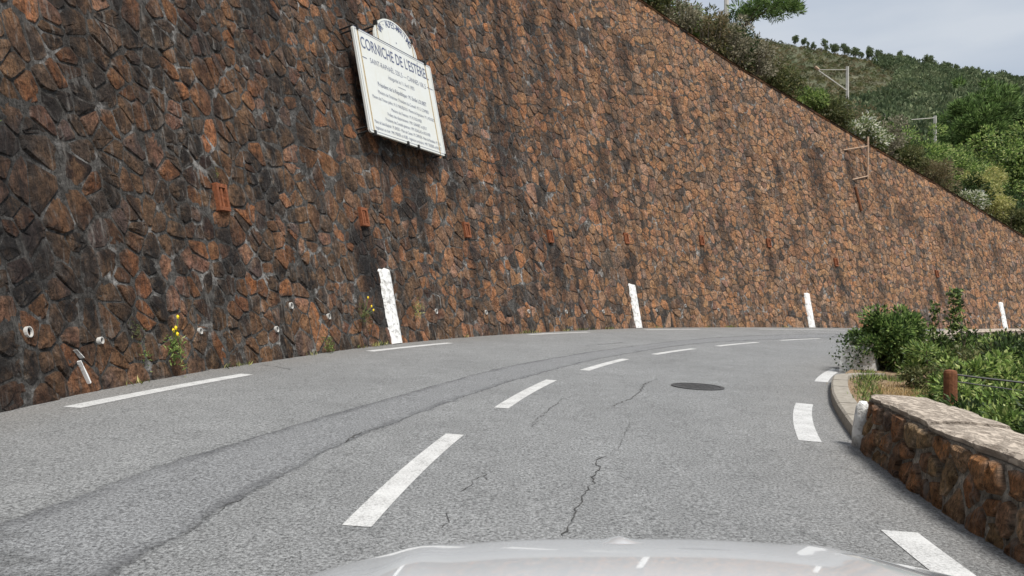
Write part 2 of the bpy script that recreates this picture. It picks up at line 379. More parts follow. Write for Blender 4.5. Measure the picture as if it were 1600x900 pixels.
PAL_NEAR = [(lin(h), p) for h, p in (('#2b2624', 5), ('#38302c', 6), ('#453a33', 6), ('#54453a', 5), ('#6a4a36', 4), ('#8a5a3a', 2.6), ('#8d6654', 1.5), ('#5b4a44', 3), ('#7a5236', 2), ('#3a2a26', 2), ('#b58468', 1.3), ('#a06a48', 1.2))]
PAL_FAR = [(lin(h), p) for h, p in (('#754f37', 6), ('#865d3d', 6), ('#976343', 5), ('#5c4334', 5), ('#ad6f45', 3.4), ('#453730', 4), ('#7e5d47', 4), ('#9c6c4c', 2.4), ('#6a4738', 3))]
def pick(pal):
    q = random.random() * sum(p for _, p in pal)
    for c, p in pal:
        q -= p
        if q <= 0: return np.array(c)
    return np.array(pal[-1][0])
def stone_col(s, t):
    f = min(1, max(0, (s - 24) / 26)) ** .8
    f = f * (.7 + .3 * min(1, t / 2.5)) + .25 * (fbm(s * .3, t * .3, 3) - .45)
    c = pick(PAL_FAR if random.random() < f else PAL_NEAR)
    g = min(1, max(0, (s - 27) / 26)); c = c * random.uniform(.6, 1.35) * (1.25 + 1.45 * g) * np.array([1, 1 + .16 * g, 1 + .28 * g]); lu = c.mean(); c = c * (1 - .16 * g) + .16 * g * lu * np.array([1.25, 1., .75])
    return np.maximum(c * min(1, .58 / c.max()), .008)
def mortar_col(s): return np.interp(s, [20, 34, 55, 100], [.15, .125, .11, .11])

S0, S1 = 15., 92.
def wlims(x, y):
    e = .5; g = (wtop(x + e) - wtop(x - e)) / (2 * e)                        # stay below the sloping top
    return [(0, -1, .03), (-g, 1, float(wtop(x)) - g * x - .05), (-1, 0, -S0), (1, 0, S1)]
tvis = lambda x: np.interp(x, [22, 24, 27.6, 32.8, 40, 46], [6, 7, 8.7, 11.5, 15, 18])
P = scatter(S0, S1, wtop, .36, .265, .16)
P = [p for p in P if p[1] < tvis(p[0]) or random.random() < .3]
for q in range(1500):
    x = random.uniform(S0, S1); P.append((x, random.uniform(.05, min(float(tvis(x)), float(wtop(x)) - .1))))
bad = lambda x, y: any(abs(x - s) < .17 and abs(y - t) < .24 for s, t in VENTS)
P = [p for p in P if not bad(*p)]
polys = voronoi(P, wlims)
# how large each stone shows, to choose the 300 built singly
def proj(V):
    V = np.asarray(V); d = np.maximum(V[..., 1], .3); return 800 + F * V[..., 0] / d, 450 - F * (V[..., 2] - EYE) / d
area = []
for (x, y), poly in zip(P, polys):
    if poly is None: area.append(0); continue
    W = wp([q[0] for q in poly], [q[1] for q in poly]); X, Y = proj(W)
    if W[:, 1].min() < 1 or X.mean() < 0 or X.mean() > 1600 or Y.mean() < 0 or Y.mean() > 900: area.append(0); continue
    area.append(abs(np.dot(X, np.roll(Y, 1)) - np.dot(Y, np.roll(X, 1))) / 2)
single = set(np.argsort(area)[-300:].tolist())
wall = empty('retaining_wall', (0, 21.3, 0), 'tall leaning retaining wall of rust brown and black rubble stone along the bend', 'wall')
V0, F0, C0, U0, off = [], [], [], [], 0
for i, ((x, y), poly) in enumerate(zip(P, polys)):
    if poly is None: continue
    a2 = abs(sum(poly[j - 1][0] * poly[j][1] - poly[j][0] * poly[j - 1][1] for j in range(len(poly)))) / 2
    if a2 < .008: continue
    near = i in single
    v, f, em = stone_rings(poly, random.uniform(.001, .009) + (.005 if x < 33 else 0), random.choice([.004, .007, .011, .016, .024]), near)
    st = stain(v[:, 0], v[:, 1]) if near else np.zeros(len(v)); em = (em * np.interp(x, [30, 50], [.75, .38]))[:, None]; ml = (rng.random((len(v), 1)) ** 2.2 * .42 + .05) * np.interp(x, [30, 55], [1, .75]); c = np.c_[stone_col(x, y) * (1 - em) + em * ml * np.array([1, .94, .86] if x < 44 else [1, .84, .68]), st]
    Wv = wp(v[:, 0], v[:, 1], v[:, 2])
    if near: build('stone', Wv, np.array(f), M['stone'], wall, c, v[:, :2])
    else: V0.append(Wv); F0.append(np.array(f) + off); C0.append(c); U0.append(v[:, :2]); off += len(v)
C0 = [np.concatenate(C0)]; U0 = [np.concatenate(U0)]; C0[0][:, 3] = stain(U0[0][:, 0], U0[0][:, 1])
o = build('rubble_stonework', np.concatenate(V0), np.concatenate(F0), M['stone'], wall, np.concatenate(C0), np.concatenate(U0)); o['kind'] = 'stuff'
# mortar bed behind the stones, closed towards the hill by a thick top
def grid_faces(nr, nc):
    i = np.arange((nr - 1) * (nc - 1)); r, c = i // (nc - 1), i % (nc - 1); a = r * nc + c
    return np.c_[a, a + nc, a + nc + 1, a + 1]
ss = np.arange(S0 - 10, 114, .25); nt_ = 60
tt = np.linspace(-.04, 1, nt_)
Sg = np.repeat(ss, nt_); Tg = np.tile(tt, len(ss)) * wtop(Sg); Og = (fbm(Sg * 3, Tg * 3, 9) - .5) * .035
c = np.c_[mortar_col(Sg)[:, None] * np.where(Sg[:, None] < 44, np.array([[1, .95, .88]]), np.array([[1, .80, .62]])), stain(Sg, Tg) * .8]
build('mortar_bed', wp(Sg, Tg, Og), grid_faces(len(ss), nt_), M['mortar'], wall, c, np.c_[Sg, Tg], True)
# coping of flat stones along the sloping top
s = 46.0
while s < 97:
    ln = random.uniform(.5, 1.1); a, b = s + .02, s + ln - .02; up = random.uniform(.02, .07); j = [random.uniform(-.03, .03) for _ in range(4)]
    Vv = [wp(q, wtop(q) + h, oo) for q, h, oo in ((a, -.04, .055 + j[0]), (b, -.04, .055 + j[1]), (b, -.04, -.55), (a, -.04, -.55), (a, up, .03 + j[2]), (b, up + j[3] * .5, .03 + j[1]), (b, up, -.5), (a, up, -.5))]
    Vv = np.array(Vv); col_ = np.tile(np.r_[stone_col(70, 8) * .9 + .03, 0], (8, 1))
    build('coping_stone', Vv, [(3, 2, 1, 0), (4, 5, 6, 7), (0, 1, 5, 4), (1, 2, 6, 5), (2, 3, 7, 6), (3, 0, 4, 7)], M['stone'], wall, col_, np.c_[[a, b, b, a] * 2, Vv[:, 2]])
    s += ln
# whitewashed upright marker bands on the stones
for s0 in MARKS:
    nu, nv = 9, 40; V, st = [], []
    for jv in range(nv):
        for iu in range(nu):
            t = jv / (nv - 1) * 1.66; u = (iu / (nu - 1) - .5) * .44
            e = abs(iu / (nu - 1) - .5) * 2
            u += .014 * (vnoise(t * 5 + s0, e * 3, 21) - .5) * (e > .9) * 2; t += (.05 * (vnoise(u * 9 + s0, 1, 22) - .5) * 2 - .06 * e ** 4) * (jv == nv - 1)
            o_ = .062 + .022 * fbm(u * 5 + s0, t * 4, 23) - (.07 if e > .99 or jv == nv - 1 else .012 * e ** 3)
            V.append(wp(s0 + u, t, o_))
    build('painted_marker', np.array(V), grid_faces(nv, nu)[:, ::-1].copy(), M['lime'], wall, smooth=True)
# terracotta weep bricks: a frame with two upright slots
for i, (s0, t0) in enumerate(VENTS):
    if i == 1: wd, ht = .13, .2
    else: wd, ht = .13, .21
    f_ = []
    def wbox(a, b, c_, d, o0, o1):
        V = [wp(s0 + x, t0 + y, oo) for oo in (o0, o1) for x, y in ((a, c_), (b, c_), (b, d), (a, d))]
        return V, [(3, 2, 1, 0), (4, 5, 6, 7), (0, 1, 5, 4), (1, 2, 6, 5), (2, 3, 7, 6), (3, 0, 4, 7)]
    f_ = [wbox(-wd, -wd + .05, -ht, ht, -.05, .085), wbox(wd - .05, wd, -ht, ht, -.05, .085), wbox(-.022, .022, -ht + .06, ht - .06, -.05, .07),
          wbox(-wd + .05, wd - .05, ht - .06, ht - .002, -.05, .082), wbox(-wd + .05, wd - .05, -ht + .002, -ht + .06, -.05, .09), wbox(-wd + .052, wd - .052, -.02, .02, -.04, .045)]
    V, Fc = join(f_); b = build('weep_brick', V, Fc, M['terra'], wall)
    V, Fc = wbox(-wd + .045, wd - .045, -ht + .055, ht - .055, -.06, .012); build('hollow', V, Fc, M['dark'], b)
# plastic weep pipes low in the wall
for s0, t0, r_ in [(23.3, .70, .055), (24.41, .54, .04), (28.26, .49, .05), (28.83, .87, .055), (30.05, .65, .055), (34.49, .68, .06), (36.94, .63, .06), (39.27, .64, .06), (41.58, .62, .06), (42.88, .62, .06), (44.05, .62, .06),
                   (47.69, .68, .06), (49.66, .88, .06), (51.89, .75, .06), (54.0, .72, .06), (56.2, .78, .06), (61.2, .74, .06), (26.34, .55, .045), (66.6, .75, .06), (68.7, .8, .06), (72.8, .7, .06), (74.6, .66, .06)]:
    r_ *= .82; t_ = ip(s0, WT); Tv = np.r_[t_, 0]; Uv = ip(s0, WU); Ov = ip(s0, WO); n = 14; V, Fc = [], []
    for rr, oo in ((r_, -.03), (r_, .045), (r_ * .8, .045), (r_ * .8, -.0)):
        for q in range(n):
            an = 2 * math.pi * q / n; V.append(wp(s0, t0, oo) + rr * (math.cos(an) * Tv + 1.25 * math.sin(an) * Uv))
    for m in range(3):
        for q in range(n): Fc.append((m * n + q, m * n + (q + 1) % n, (m + 1) * n + (q + 1) % n, (m + 1) * n + q))
    b = build('weep_pipe', V, Fc, M['white'], wall)
    build('hollow', [wp(s0, t0, .02) + r_ * .79 * (math.cos(2 * math.pi * q / n) * Tv + 1.25 * math.sin(2 * math.pi * q / n) * Uv) for q in range(n)], [tuple(range(n))], M['dark'], b)
# flakes of an old white stripe near the foot
for s0, t0, l_, w_ in ((24.0, .42, .10, .009), (24.03, .22, .26, .013)):
    V = [wp(s0 + a * w_ * random.uniform(.6, 1.1) - b * .05, t0 + b * l_ / 2, .055) for a, b in ((-1, -1), (1, -.9), (1, -.2), (.7, .3), (.5, 1), (-.6, .95), (-1, .2))]
    V += [v - .05 * ip(s0, WO) for v in V]; n = 7
    build('paint_flake', V, [tuple(range(n)), tuple(range(2 * n - 1, n - 1, -1))] + [(q, n + q, n + (q + 1) % n, (q + 1) % n) for q in range(n)], M['lime'], wall)

# ------------------------------------------------------------------ ground, road, verge
def flat(px): return BANK * px
V = [(x, y, BANK * x - .35) for x in (-150, 600) for y in (-250, 700)]
tag(build('ground', V, [(0, 2, 3, 1)], M['soil']), kind='structure')
IS, IC = spline([(2.35, -16), (2.4, -6), (2.5, 0), (2.62, 3.85), (2.95, 6.0), (3.18, 6.95), (4.2, 9.9), (5.5, 12.75), (7.4, 15.9), (10.2, 19.3), (14, 23.6), (18.8, 27.7), (28, 33.5), (44, 42), (64, 51)])
IT = smooth1(np.gradient(IC, axis=0), 21); IT /= np.linalg.norm(IT, axis=1)[:, None]; IR = np.c_[IT[:, 1], -IT[:, 0]]
def edge(s, w_=0.): s = np.asarray(s, float); w_ = np.asarray(w_, float); return np.stack([np.interp(s, IS, IC[:, j]) for j in (0, 1)], -1) + w_[..., None] * np.stack([np.interp(s, IS, IR[:, j]) for j in (0, 1)], -1)
def near_s(A, S, p): return S[np.argmin(((A[:, :2] - np.array(p)[:2]) ** 2).sum(1))]
nr, nc = 300, 15
lw = WC[np.linspace(0, len(WC) - 1, nr).astype(int)] + .5 * WN[np.linspace(0, len(WC) - 1, nr).astype(int)]
rw = IC[np.linspace(0, len(IC) - 1, nr).astype(int)] + .35 * IR[np.linspace(0, len(IC) - 1, nr).astype(int)]
q = np.array([0, .06, .09, .12, .16, .25, .35, .5, .65, .75, .82, .87, .92, .96, 1.]); V = lw[:, None] * (1 - q[None, :, None]) + rw[:, None] * q[None, :, None]
dirt = np.tile(np.interp(q, [0, .08, .16, .3, .8, .9, 1], [.7, .5, .12, 0, 0, .2, .45]), (nr, 1)).ravel()
V = V.reshape(-1, 2); Vr = np.c_[V, BANK * V[:, 0]]
road = build('road', Vr, grid_faces(nr, nc)[:, ::-1].copy(), M['asphalt'], col=np.c_[np.ones((len(V), 3)), dirt], center=False); tag(road, kind='structure')
def ribbon(name, pts, width, mat, z, col=None, parent=None, taper=False, uv=None):
    P = np.array(pts, float)[:, :2]; T = np.gradient(P, axis=0); T /= np.linalg.norm(T, axis=1)[:, None] + 1e-9; Nn = np.c_[-T[:, 1], T[:, 0]]
    wd = np.full(len(P), width / 2) if np.isscalar(width) else np.array(width) / 2
    A, B = P + Nn * wd[:, None], P - Nn * wd[:, None]; V = np.stack([A, B], 1).reshape(-1, 2)
    return build(name, np.c_[V, BANK * V[:, 0] + z], grid_faces(len(P), 2), mat, parent, col)
def dash(p0, p1, width, curve=None):
    a, b = on_road(*p0)[:2], on_road(*p1)[:2]; u = np.linspace(0, 1, 9)[:, None]
    P = a * (1 - u) + b * u; ch = np.linalg.norm(b - a); d = (b - a) / ch; sag = (curve or 0) * 4 * u * (1 - u) * ch ** 2
    P = P + sag * np.array([-d[1], d[0]]); ribbon('lane_marking', P, width, M['paint'], .004, parent=road)
for p0, p1 in [((557, 823), (711, 679)), ((783, 638), (862, 594)), ((913, 579), (978, 561)), ((1022, 554), (1084, 545)), ((1121, 541), (1184, 535)), ((1220, 532), (1281, 529))]: dash(p0, p1, .16, .004)
for p0, p1 in [((112, 637), (386, 585)), ((578, 549), (704, 536)), ((826, 523), (920, 519)), ((1008, 515.5), (1093, 514.5)), ((1186, 514.3), (1322, 516))]: dash(p0, p1, .19, .004)
for p0, p1 in [((1500, 905), (1405, 831)), ((1266, 690), (1257, 631)), ((1283, 597), (1309, 577))]: dash(p0, p1, .2, .006)
a_, b_ = np.array([2.05, -2.6]), np.array([2.06, .4]); ribbon('lane_marking', [a_ + (b_ - a_) * u for u in np.linspace(0, 1, 5)], .2, M['paint'], .004, parent=road)
a_, b_ = np.array([-1.2, -2.6]), np.array([-1.1, .3]); ribbon('lane_marking', [a_ + (b_ - a_) * u for u in np.linspace(0, 1, 5)], .16, M['paint'], .004, parent=road)
# the long darker repair strip in the far lane
A = np.array([on_road(x, y)[:2] for x, y in [(-260, 880), (60, 800), (250, 730), (400, 683), (590, 628), (800, 572), (960, 545), (1100, 529), (1220, 523), (1330, 521)]])
B = np.array([on_road(x, y)[:2] for x, y in [(0, 1010), (215, 872), (330, 806), (430, 748), (560, 682), (800, 595), (960, 556), (1100, 536), (1220, 530), (1330, 527)]])
_, A2 = spline(A, .1); _, B2 = spline(B, .1); n = 160
A2 = A2[np.linspace(0, len(A2) - 1, n).astype(int)]; B2 = B2[np.linspace(0, len(B2) - 1, n).astype(int)]
q = np.array([-.12, -.04, .02, .07, .14, .5, .86, .93, .98, 1.04, 1.12]); cov = np.array([0, .3, .75, 1, 1, 1, 1, 1, .75, .3, 0]); sea = np.array([0, .5, 1, .8, .1, 0, .1, .8, 1, .5, 0])
V = (A2[:, None] * (1 - q[None, :, None]) + B2[:, None] * q[None, :, None]).reshape(-1, 2)
fade = np.clip(np.arange(n) / 4, 0, 1)[:, None] * np.clip((n - 1 - np.arange(n)) / 8, 0, 1)[:, None]
build('repair_strip', np.c_[V, BANK * V[:, 0] + .002], grid_faces(n, len(q))[:, ::-1].copy(), M['patch'], road, np.c_[np.repeat((cov[None] * fade).ravel()[:, None], 3, 1), np.tile(sea, n)])
# cracks
def crack(px, wd=.012, wob=.035, seed=0):
    r_ = random.Random(seed); P = [on_road(*p)[:2] for p in px]; O = []
    for a, b in zip(P[:-1], P[1:]):
        m = max(3, int(np.linalg.norm(b - a) / .05))
        for i in range(m): dv = (b - a) / np.linalg.norm(b - a); O.append(a + (b - a) * i / m + np.array([-dv[1], dv[0]]) * r_.gauss(0, wob))
    O.append(P[-1]); wds = [max(.002, wd * r_.uniform(.2, 1.5)) for _ in O]; wds[0] = wds[-1] = .001
    ribbon('crack', O, wds, M['crack'], .0055, parent=road)
for i, (px, wd) in enumerate([([(1030, 592), (1007, 600), (1000, 613), (985, 623), (955, 636)], .02), ([(944, 712), (932, 722), (938, 730), (925, 752), (912, 772), (903, 792), (888, 822), (880, 840)], .016),
                              ([(950, 712), (965, 700), (985, 660), (975, 640)], .006), ([(880, 622), (860, 640), (845, 652), (830, 668)], .013), ([(756, 735), (760, 742), (741, 748), (738, 760), (718, 770)], .010),
                              ([(760, 742), (758, 752), (742, 750)], .008), ([(706, 800), (700, 812), (690, 826)], .010), ([(795, 757), (810, 765), (790, 775)], .007), ([(402, 570), (432, 573), (455, 578)], .03), ([(915, 540), (955, 537), (975, 535)], .05),
                              ([(568, 676), (553, 682), (540, 692)], .030), ([(385, 775), (350, 795), (305, 822), (280, 840)], .009), ([(1000, 545), (1060, 535), (1105, 530)], .02)]): crack(px, wd * .5, .014 if wd < .02 else .01, i)
# manhole cover
mc = on_road(1090, 604.5); mh = empty('manhole_cover', mc, 'round dark cast iron manhole cover set in the right lane', 'manhole cover')
def disc(r0, r1, z0, z1, n=40):
    V, Fc = [], []
    for rr, z in ((r0, z0), (r1, z0), (r1, z1), (r0, z1)):
        for q_ in range(n):
            x = mc[0] + rr * math.cos(2 * math.pi * q_ / n); V.append((x, mc[1] + rr * math.sin(2 * math.pi * q_ / n), BANK * x + z))
    for m in range(4):
        for q_ in range(n): Fc.append((m * n + q_, m * n + (q_ + 1) % n, (m + 1) % 4 * n + (q_ + 1) % n, (m + 1) % 4 * n + q_))
    return V, Fc
V, Fc = disc(.315, .37, .002, .012); build('frame', V, Fc, M['iron'], mh)
V, Fc = disc(.0005, .305, .002, .008); lid = build('lid', V, Fc, M['iron'], mh)
for i in range(-3, 4):
    for j in range(-3, 4):
        if i * i + j * j < 9.5:
            x, y = mc[0] + i * .08, mc[1] + j * .08; V, Fc = box_vf((x, y, BANK * x + .010), (.028, .0, 0), (0, .028, 0), (0, 0, .003)); build('tread_stud', V, Fc, M['iron'], lid)

# verge: earth behind the kerb, falling away towards the sea
def vergez(x, y, w_): return BANK * x + .09 - np.clip(w_ - 1.8, 0, 40) * .16 + .09 * (fbm(np.asarray(x) * .9, np.asarray(y) * .9, 31) - .5)
sv = np.arange(12., 66., .35); wv = np.r_[.12, .4, .8, 1.3, 1.8, 2.4, 3.2, 4.2, 5.5, 7, 9, 12, 16, 22]
Sg = np.repeat(sv, len(wv)); Wg = np.tile(wv, len(sv)); E2 = edge(Sg, Wg)
tag(build('verge', np.c_[E2, vergez(E2[:, 0], E2[:, 1], Wg)], grid_faces(len(sv), len(wv))[:, ::-1].copy(), M['earth'], smooth=True, center=False), kind='structure')
def verge_at(x, y):
    i = np.argmin(((IC - np.array([x, y])) ** 2).sum(1)); w_ = float(np.dot(np.array([x, y]) - IC[i], IR[i])); return float(vergez(x, y, w_))

# concrete kerb
s_a, s_b = near_s(IC, IS, (3.22, 7.05)), near_s(IC, IS, (5.6, 12.9))
kerb = empty('kerb', (*edge(s_a), BANK * 3.2), 'curved pale concrete kerb between road edge and dry grass patch', 'kerb')
n = 7; bnd = np.linspace(s_a, s_b, n + 1); kpath = lambda s: edge(s)
for i in range(n):
    V = []; m = 5
    for s in np.linspace(bnd[i] + .008, bnd[i + 1] - .008, m):
        turn = max(0., (s - (s_b - 1.1))) ** 2 * .42
        for w_, z in ((-.02, -.06), (-.005, .105), (.02, .125), (.21, .13), (.235, -.06)):
            e = edge(s, w_ + turn); V.append((e[0], e[1], BANK * e[0] + z + .004 * (i % 3)))
    Fc = [tuple(r * 5 + c_ for r, c_ in ((r0, c0), (r0 + 1, c0), (r0 + 1, c0 + 1), (r0, c0 + 1))) for r0 in range(m - 1) for c0 in range(4)] + [(0, 1, 2, 3, 4), tuple((m - 1) * 5 + q_ for q_ in (4, 3, 2, 1, 0))]
    build('kerb_stone', V, Fc, M['concrete'], kerb)

# ------------------------------------------------------------------ stone parapets
def parapet(name, label, s0, s1, hgt, thick, dx, dy, white_end, lim, slab=(.45, .95), wofs=.0):
    e0 = edge(s0, wofs); root = empty(name, (e0[0], e0[1], BANK * e0[0]), label, 'wall')
    ln = s1 - s0; bt = .12
    def pp(s, t, o):                          # front face (towards the road)
        s = np.asarray(s, float); t = np.asarray(t, float); o = np.asarray(o, float)
        e = edge(s, wofs + bt * t - o); return np.concatenate([e, (BANK * e[..., 0] + t)[..., None]], -1)
    zz = lambda x, y: [(0, -1, .04), (0, 1, hgt - .01), (-1, 0, -s0), (1, 0, s1)]
    Pp = []
    t = dy * .4
    while t < hgt:
        s = s0 + random.uniform(.02, dx)
        while s < s1: Pp.append((s + random.gauss(0, dx * .2), min(hgt - .03, max(.02, t + random.gauss(0, dy * .2))))); s += dx * random.uniform(.7, 1.35)
        t += dy
    pol = voronoi(Pp, zz); cand = []
    for (x, y), poly in zip(Pp, pol):
        if poly is None: continue
        a2 = abs(sum(poly[j - 1][0] * poly[j][1] - poly[j][0] * poly[j - 1][1] for j in range(len(poly)))) / 2
        if a2 < .004: continue
        cand.append((x, poly))
    rest = []
    for x, poly in cand:
        v, f, em = stone_rings(poly, random.uniform(.006, .02), random.choice([.012, .02, .035]), True)
        c = 2.9 * pick([(np.array(lin(h)), 1) for h in ('#7a5438', '#8f6340', '#5d4432', '#6b4c36', '#a5744a', '#4a392e', '#856a50', '#957a58')]) * random.uniform(.8, 1.25)
        c = c * min(1., .5 / c.max())
        if x < s0 + white_end: c = np.array((.74, .73, .7))
        em = em[:, None] * .7; cc = np.c_[c * (1 - em) + em * np.array([.58, .51, .43]), np.zeros(len(v))]; W_ = pp(v[:, 0], v[:, 1], v[:, 2])
        if lim(x): build('stone', W_, np.array(f), M['lime'] if x < s0 + white_end else M['pstone'], root, cc, v[:, :2])
        else: rest.append((W_, np.array(f), cc, v[:, :2]))
    if rest:
        k_ = np.cumsum([0] + [len(r_[0]) for r_ in rest]); o = build('rubble_stonework', np.concatenate([r_[0] for r_ in rest]), np.concatenate([r_[1] + k_[i] for i, r_ in enumerate(rest)]), M['pstone'], root, np.concatenate([r_[2] for r_ in rest]), np.concatenate([r_[3] for r_ in rest])); o['kind'] = 'stuff'
    # mortar core: front, back and ends
    sv_ = np.arange(s0, s1 + .01, .12); sv_[-1] = s1; V = []
    for s in sv_:
        for o, z in ((.0, -.06), (.004, hgt * .33), (-.006, hgt * .66), (0., hgt - .012)): V.append(pp(s, z, o + .012 * (vnoise(s * 6, z * 9, 41) - .5)))
        b1, b0 = pp(s, hgt, -thick), pp(s, -.06, -thick - .1); b1[2] -= .012; V += [b1, b0]
    m = 6; Fc = [(r * m + c_, r * m + (c_ + 1) % m, (r + 1) * m + (c_ + 1) % m, (r + 1) * m + c_) for r in range(len(sv_) - 1) for c_ in range(m)] + [tuple(range(m - 1, -1, -1)), tuple((len(sv_) - 1) * m + q_ for q_ in range(m))]
    V = np.array(V); Fq = [f for f in Fc]
    build('mortar_core', V, Fq, M['pmortar'], root, np.tile(np.array([.62, .55, .46, 0]), (len(V), 1)), np.c_[np.repeat(sv_, m), V[:, 2]])
    # end face stones
    for row in range(3 if white_end == 0 else 0):
        for cl in range(2):
            for ends in (s1,):
                w0, w1 = -thick * cl / 2 - .03, -thick * (cl + 1) / 2 + .03; z0, z1 = hgt * row / 3 + .02, hgt * (row + 1) / 3 - .025; j = lambda: random.uniform(-.03, .03)
                V = [pp(ends + oo, z + j() * .6, o_ + j() * .6) for oo in (-.02, .04) for o_, z in ((w0, z0), (w1, z0), (w1, z1), (w0, z1))]
                build('stone', V, [(3, 2, 1, 0), (4, 5, 6, 7), (0, 1, 5, 4), (1, 2, 6, 5), (2, 3, 7, 6), (3, 0, 4, 7)], M['pstone'], root, np.tile(np.r_[np.array(lin('#7d5a40')) * random.uniform(.7, 1.2), 0], (8, 1)), [(q_[1], q_[2]) for q_ in V])
    # coping slabs
    s = s0
    while s < s1 - .05:
        l_ = min(random.uniform(*slab), s1 - s); 
        if s1 - (s + l_) < .2: l_ = s1 - s
        a_, b_ = s + .008, s + l_ - .008; up = random.uniform(.035, .06); V = []; ns = 12
        for q_ in range(ns):
            s_ = a_ + (b_ - a_) * q_ / (ns - 1); jj = .018 * (vnoise(s_ * 9, 1, 51) - .5) * 2; j2 = .03 * (vnoise(s_ * 6, 9, 52) - .5) * 2
            for o, z in ((-.005 + jj, -.008), (.004 + jj * 1.3, up * .6), (-.03 + jj, up), (-thick / 2, up + .008 + jj * .3), (-thick + j2, up), (-thick - .03 + j2, -.008)):
                p_ = pp(s_, hgt, o); p_[2] += z; V.append(p_)
        m = 6; Fc = [(r * m + c_, r * m + (c_ + 1) % m, (r + 1) * m + (c_ + 1) % m, (r + 1) * m + c_) for r in range(ns - 1) for c_ in range(m)] + [tuple(range(m - 1, -1, -1)), tuple((ns - 1) * m + q_ for q_ in range(m))]
        build('coping_slab', V, Fc, M['slab'], root)
        s += l_
    return root
sp1 = near_s(IC, IS, (3.1, 6.65))
near_par = parapet('parapet_wall', 'low brown rubble parapet wall with flat stone coping beside the right road edge', sp1 - 12, sp1, .46, .46, .24, .15, 0, lambda x: x > sp1 - 5.2, (.5, 1.0))
sp2 = near_s(IC, IS, (6.2, 13.75))
far_par = parapet('parapet_wall', 'low parapet wall with whitewashed end running on behind the dark roadside bush', sp2, sp2 + 40, .52, .42, .34, .17, 1.1, lambda x: x < sp2 + 16, (.7, 1.2))
V = []
for s_ in (sp2 - .1, sp2 + .05, sp2 + .5):
    for w_, z in ((-.09, -.05), (-.05, .42), (.02, .52), (.36, .53), (.48, .42), (.56, -.05)):
        e = edge(s_, w_ + .02 * math.sin(s_ * 9 + z * 7)); V.append((e[0], e[1], BANK * e[0] + z * (1 if s_ > sp2 else .93)))
build('whitewashed_end', V, [(r * 6 + c_, r * 6 + (c_ + 1) % 6, (r + 1) * 6 + (c_ + 1) % 6, (r + 1) * 6 + c_) for r in range(2) for c_ in range(6)] + [(5, 4, 3, 2, 1, 0), (12, 13, 14, 15, 16, 17)], M['lime'], far_par)
# white painted end stone of the near parapet
e = edge(sp1 + .13, .02); V = []; n = 10
for z, r_ in ((-.05, .085), (.12, .082), (.26, .075), (.36, .062), (.41, .03)):
    for q_ in range(n):
        an = 2 * math.pi * q_ / n; j = 1 + .12 * math.sin(3 * an + z * 9); V.append((e[0] + r_ * 1.0 * j * math.cos(an), e[1] + r_ * 1.1 * j * math.sin(an), BANK * e[0] + z))
Fc = [(r * n + q_, r * n + (q_ + 1) % n, (r + 1) * n + (q_ + 1) % n, (r + 1) * n + q_) for r in range(4) for q_ in range(n)] + [tuple(range(4 * n, 5 * n)), tuple(range(n - 1, -1, -1))]
tag(build('marker_stone', V, Fc, M['lime'], smooth=True), 'small whitewashed marker stone against the end of the low parapet', 'marker stone')
# rusty post with two wires
pb = at(1485, 650, 6.75); pz = verge_at(pb[0], pb[1]); top = at(1485, 579, 6.75)[2]
V, Fc = [], []; n = 14
for z, r_ in ((pz - .1, .056), (pz + .3, .056), (top - .02, .055), (top, .048), (top + .008, .02)):
    for q_ in range(n):
        an = 2 * math.pi * q_ / n; V.append((pb[0] + r_ * math.cos(an), pb[1] + r_ * math.sin(an), z))
Fc = [(r * n + q_, r * n + (q_ + 1) % n, (r + 1) * n + (q_ + 1) % n, (r + 1) * n + q_) for r in range(4) for q_ in range(n)] + [tuple(range(4 * n, 5 * n))]
tag(build('fence_post', V, Fc, M['rust'], smooth=False), 'short round rusty iron post standing behind the low parapet', 'post')
def sag(a, b, dz, n=14): return [np.array(a) * (1 - u) + np.array(b) * u - np.array([0, 0, dz * 4 * u * (1 - u)]) for u in np.linspace(0, 1, n)]
p0 = np.array([pb[0], pb[1], top - .03]); p1 = np.array([p0[0] + 3.4, p0[1] - .9, top - .06])
V, Fc = tube_vf(sag(p0, p1, .10), .009, 5); tag(build('wire', V, Fc, M['wire']), 'dark upper wire running right from the rusty post', 'wire')
V, Fc = tube_vf(sag(p0 - [0, 0, .06], p1 - [0, 0, .42], .02), .006, 5); tag(build('wire', V, Fc, M['wire']), 'thinner lower wire slanting down from the rusty post', 'wire')
V = []; e2 = np.array([p1[0], p1[1], verge_at(p1[0], p1[1])])
V, Fc = tube_vf([e2 - [0, 0, .1], e2 + [0, 0, .3], [p1[0], p1[1], p1[2] + .05]], .055, 12); tag(build('fence_post', V, Fc, M['rust']), 'rusty iron post among brambles at the far end of the wires', 'post')

# ------------------------------------------------------------------ the inauguration plaque
o0, o1 = wp(32.39, 4.6, .36), wp(35.72, 4.72, .36)
SW = float(np.linalg.norm((o1 - o0)[:2])); SH = 2.42
X = np.r_[(o1 - o0)[:2] / SW, 0]; Y = ip(34.05, WU); Y = Y - X * np.dot(X, Y); Y /= np.linalg.norm(Y); Z = np.cross(X, Y); ORG = o0
def sp_(x, y, z=0.): return ORG + x * X + y * Y + z * Z
sign = empty('plaque', wp(34.05, 4.6, .0), 'large white enamel inauguration plaque with arched top fixed high on the stone wall', 'sign')
def plate(name, outline, z0, z1, mat, parent):
    n = len(outline); V = [sp_(x, y, z1) for x, y in outline] + [sp_(x, y, z0) for x, y in outline]
    return build(name, V, [tuple(range(n)), tuple(range(2 * n - 1, n - 1, -1))] + [(q_, n + q_, n + (q_ + 1) % n, (q_ + 1) % n) for q_ in range(n)], mat, parent, uv=[(x, y) for x, y in outline] * 2)
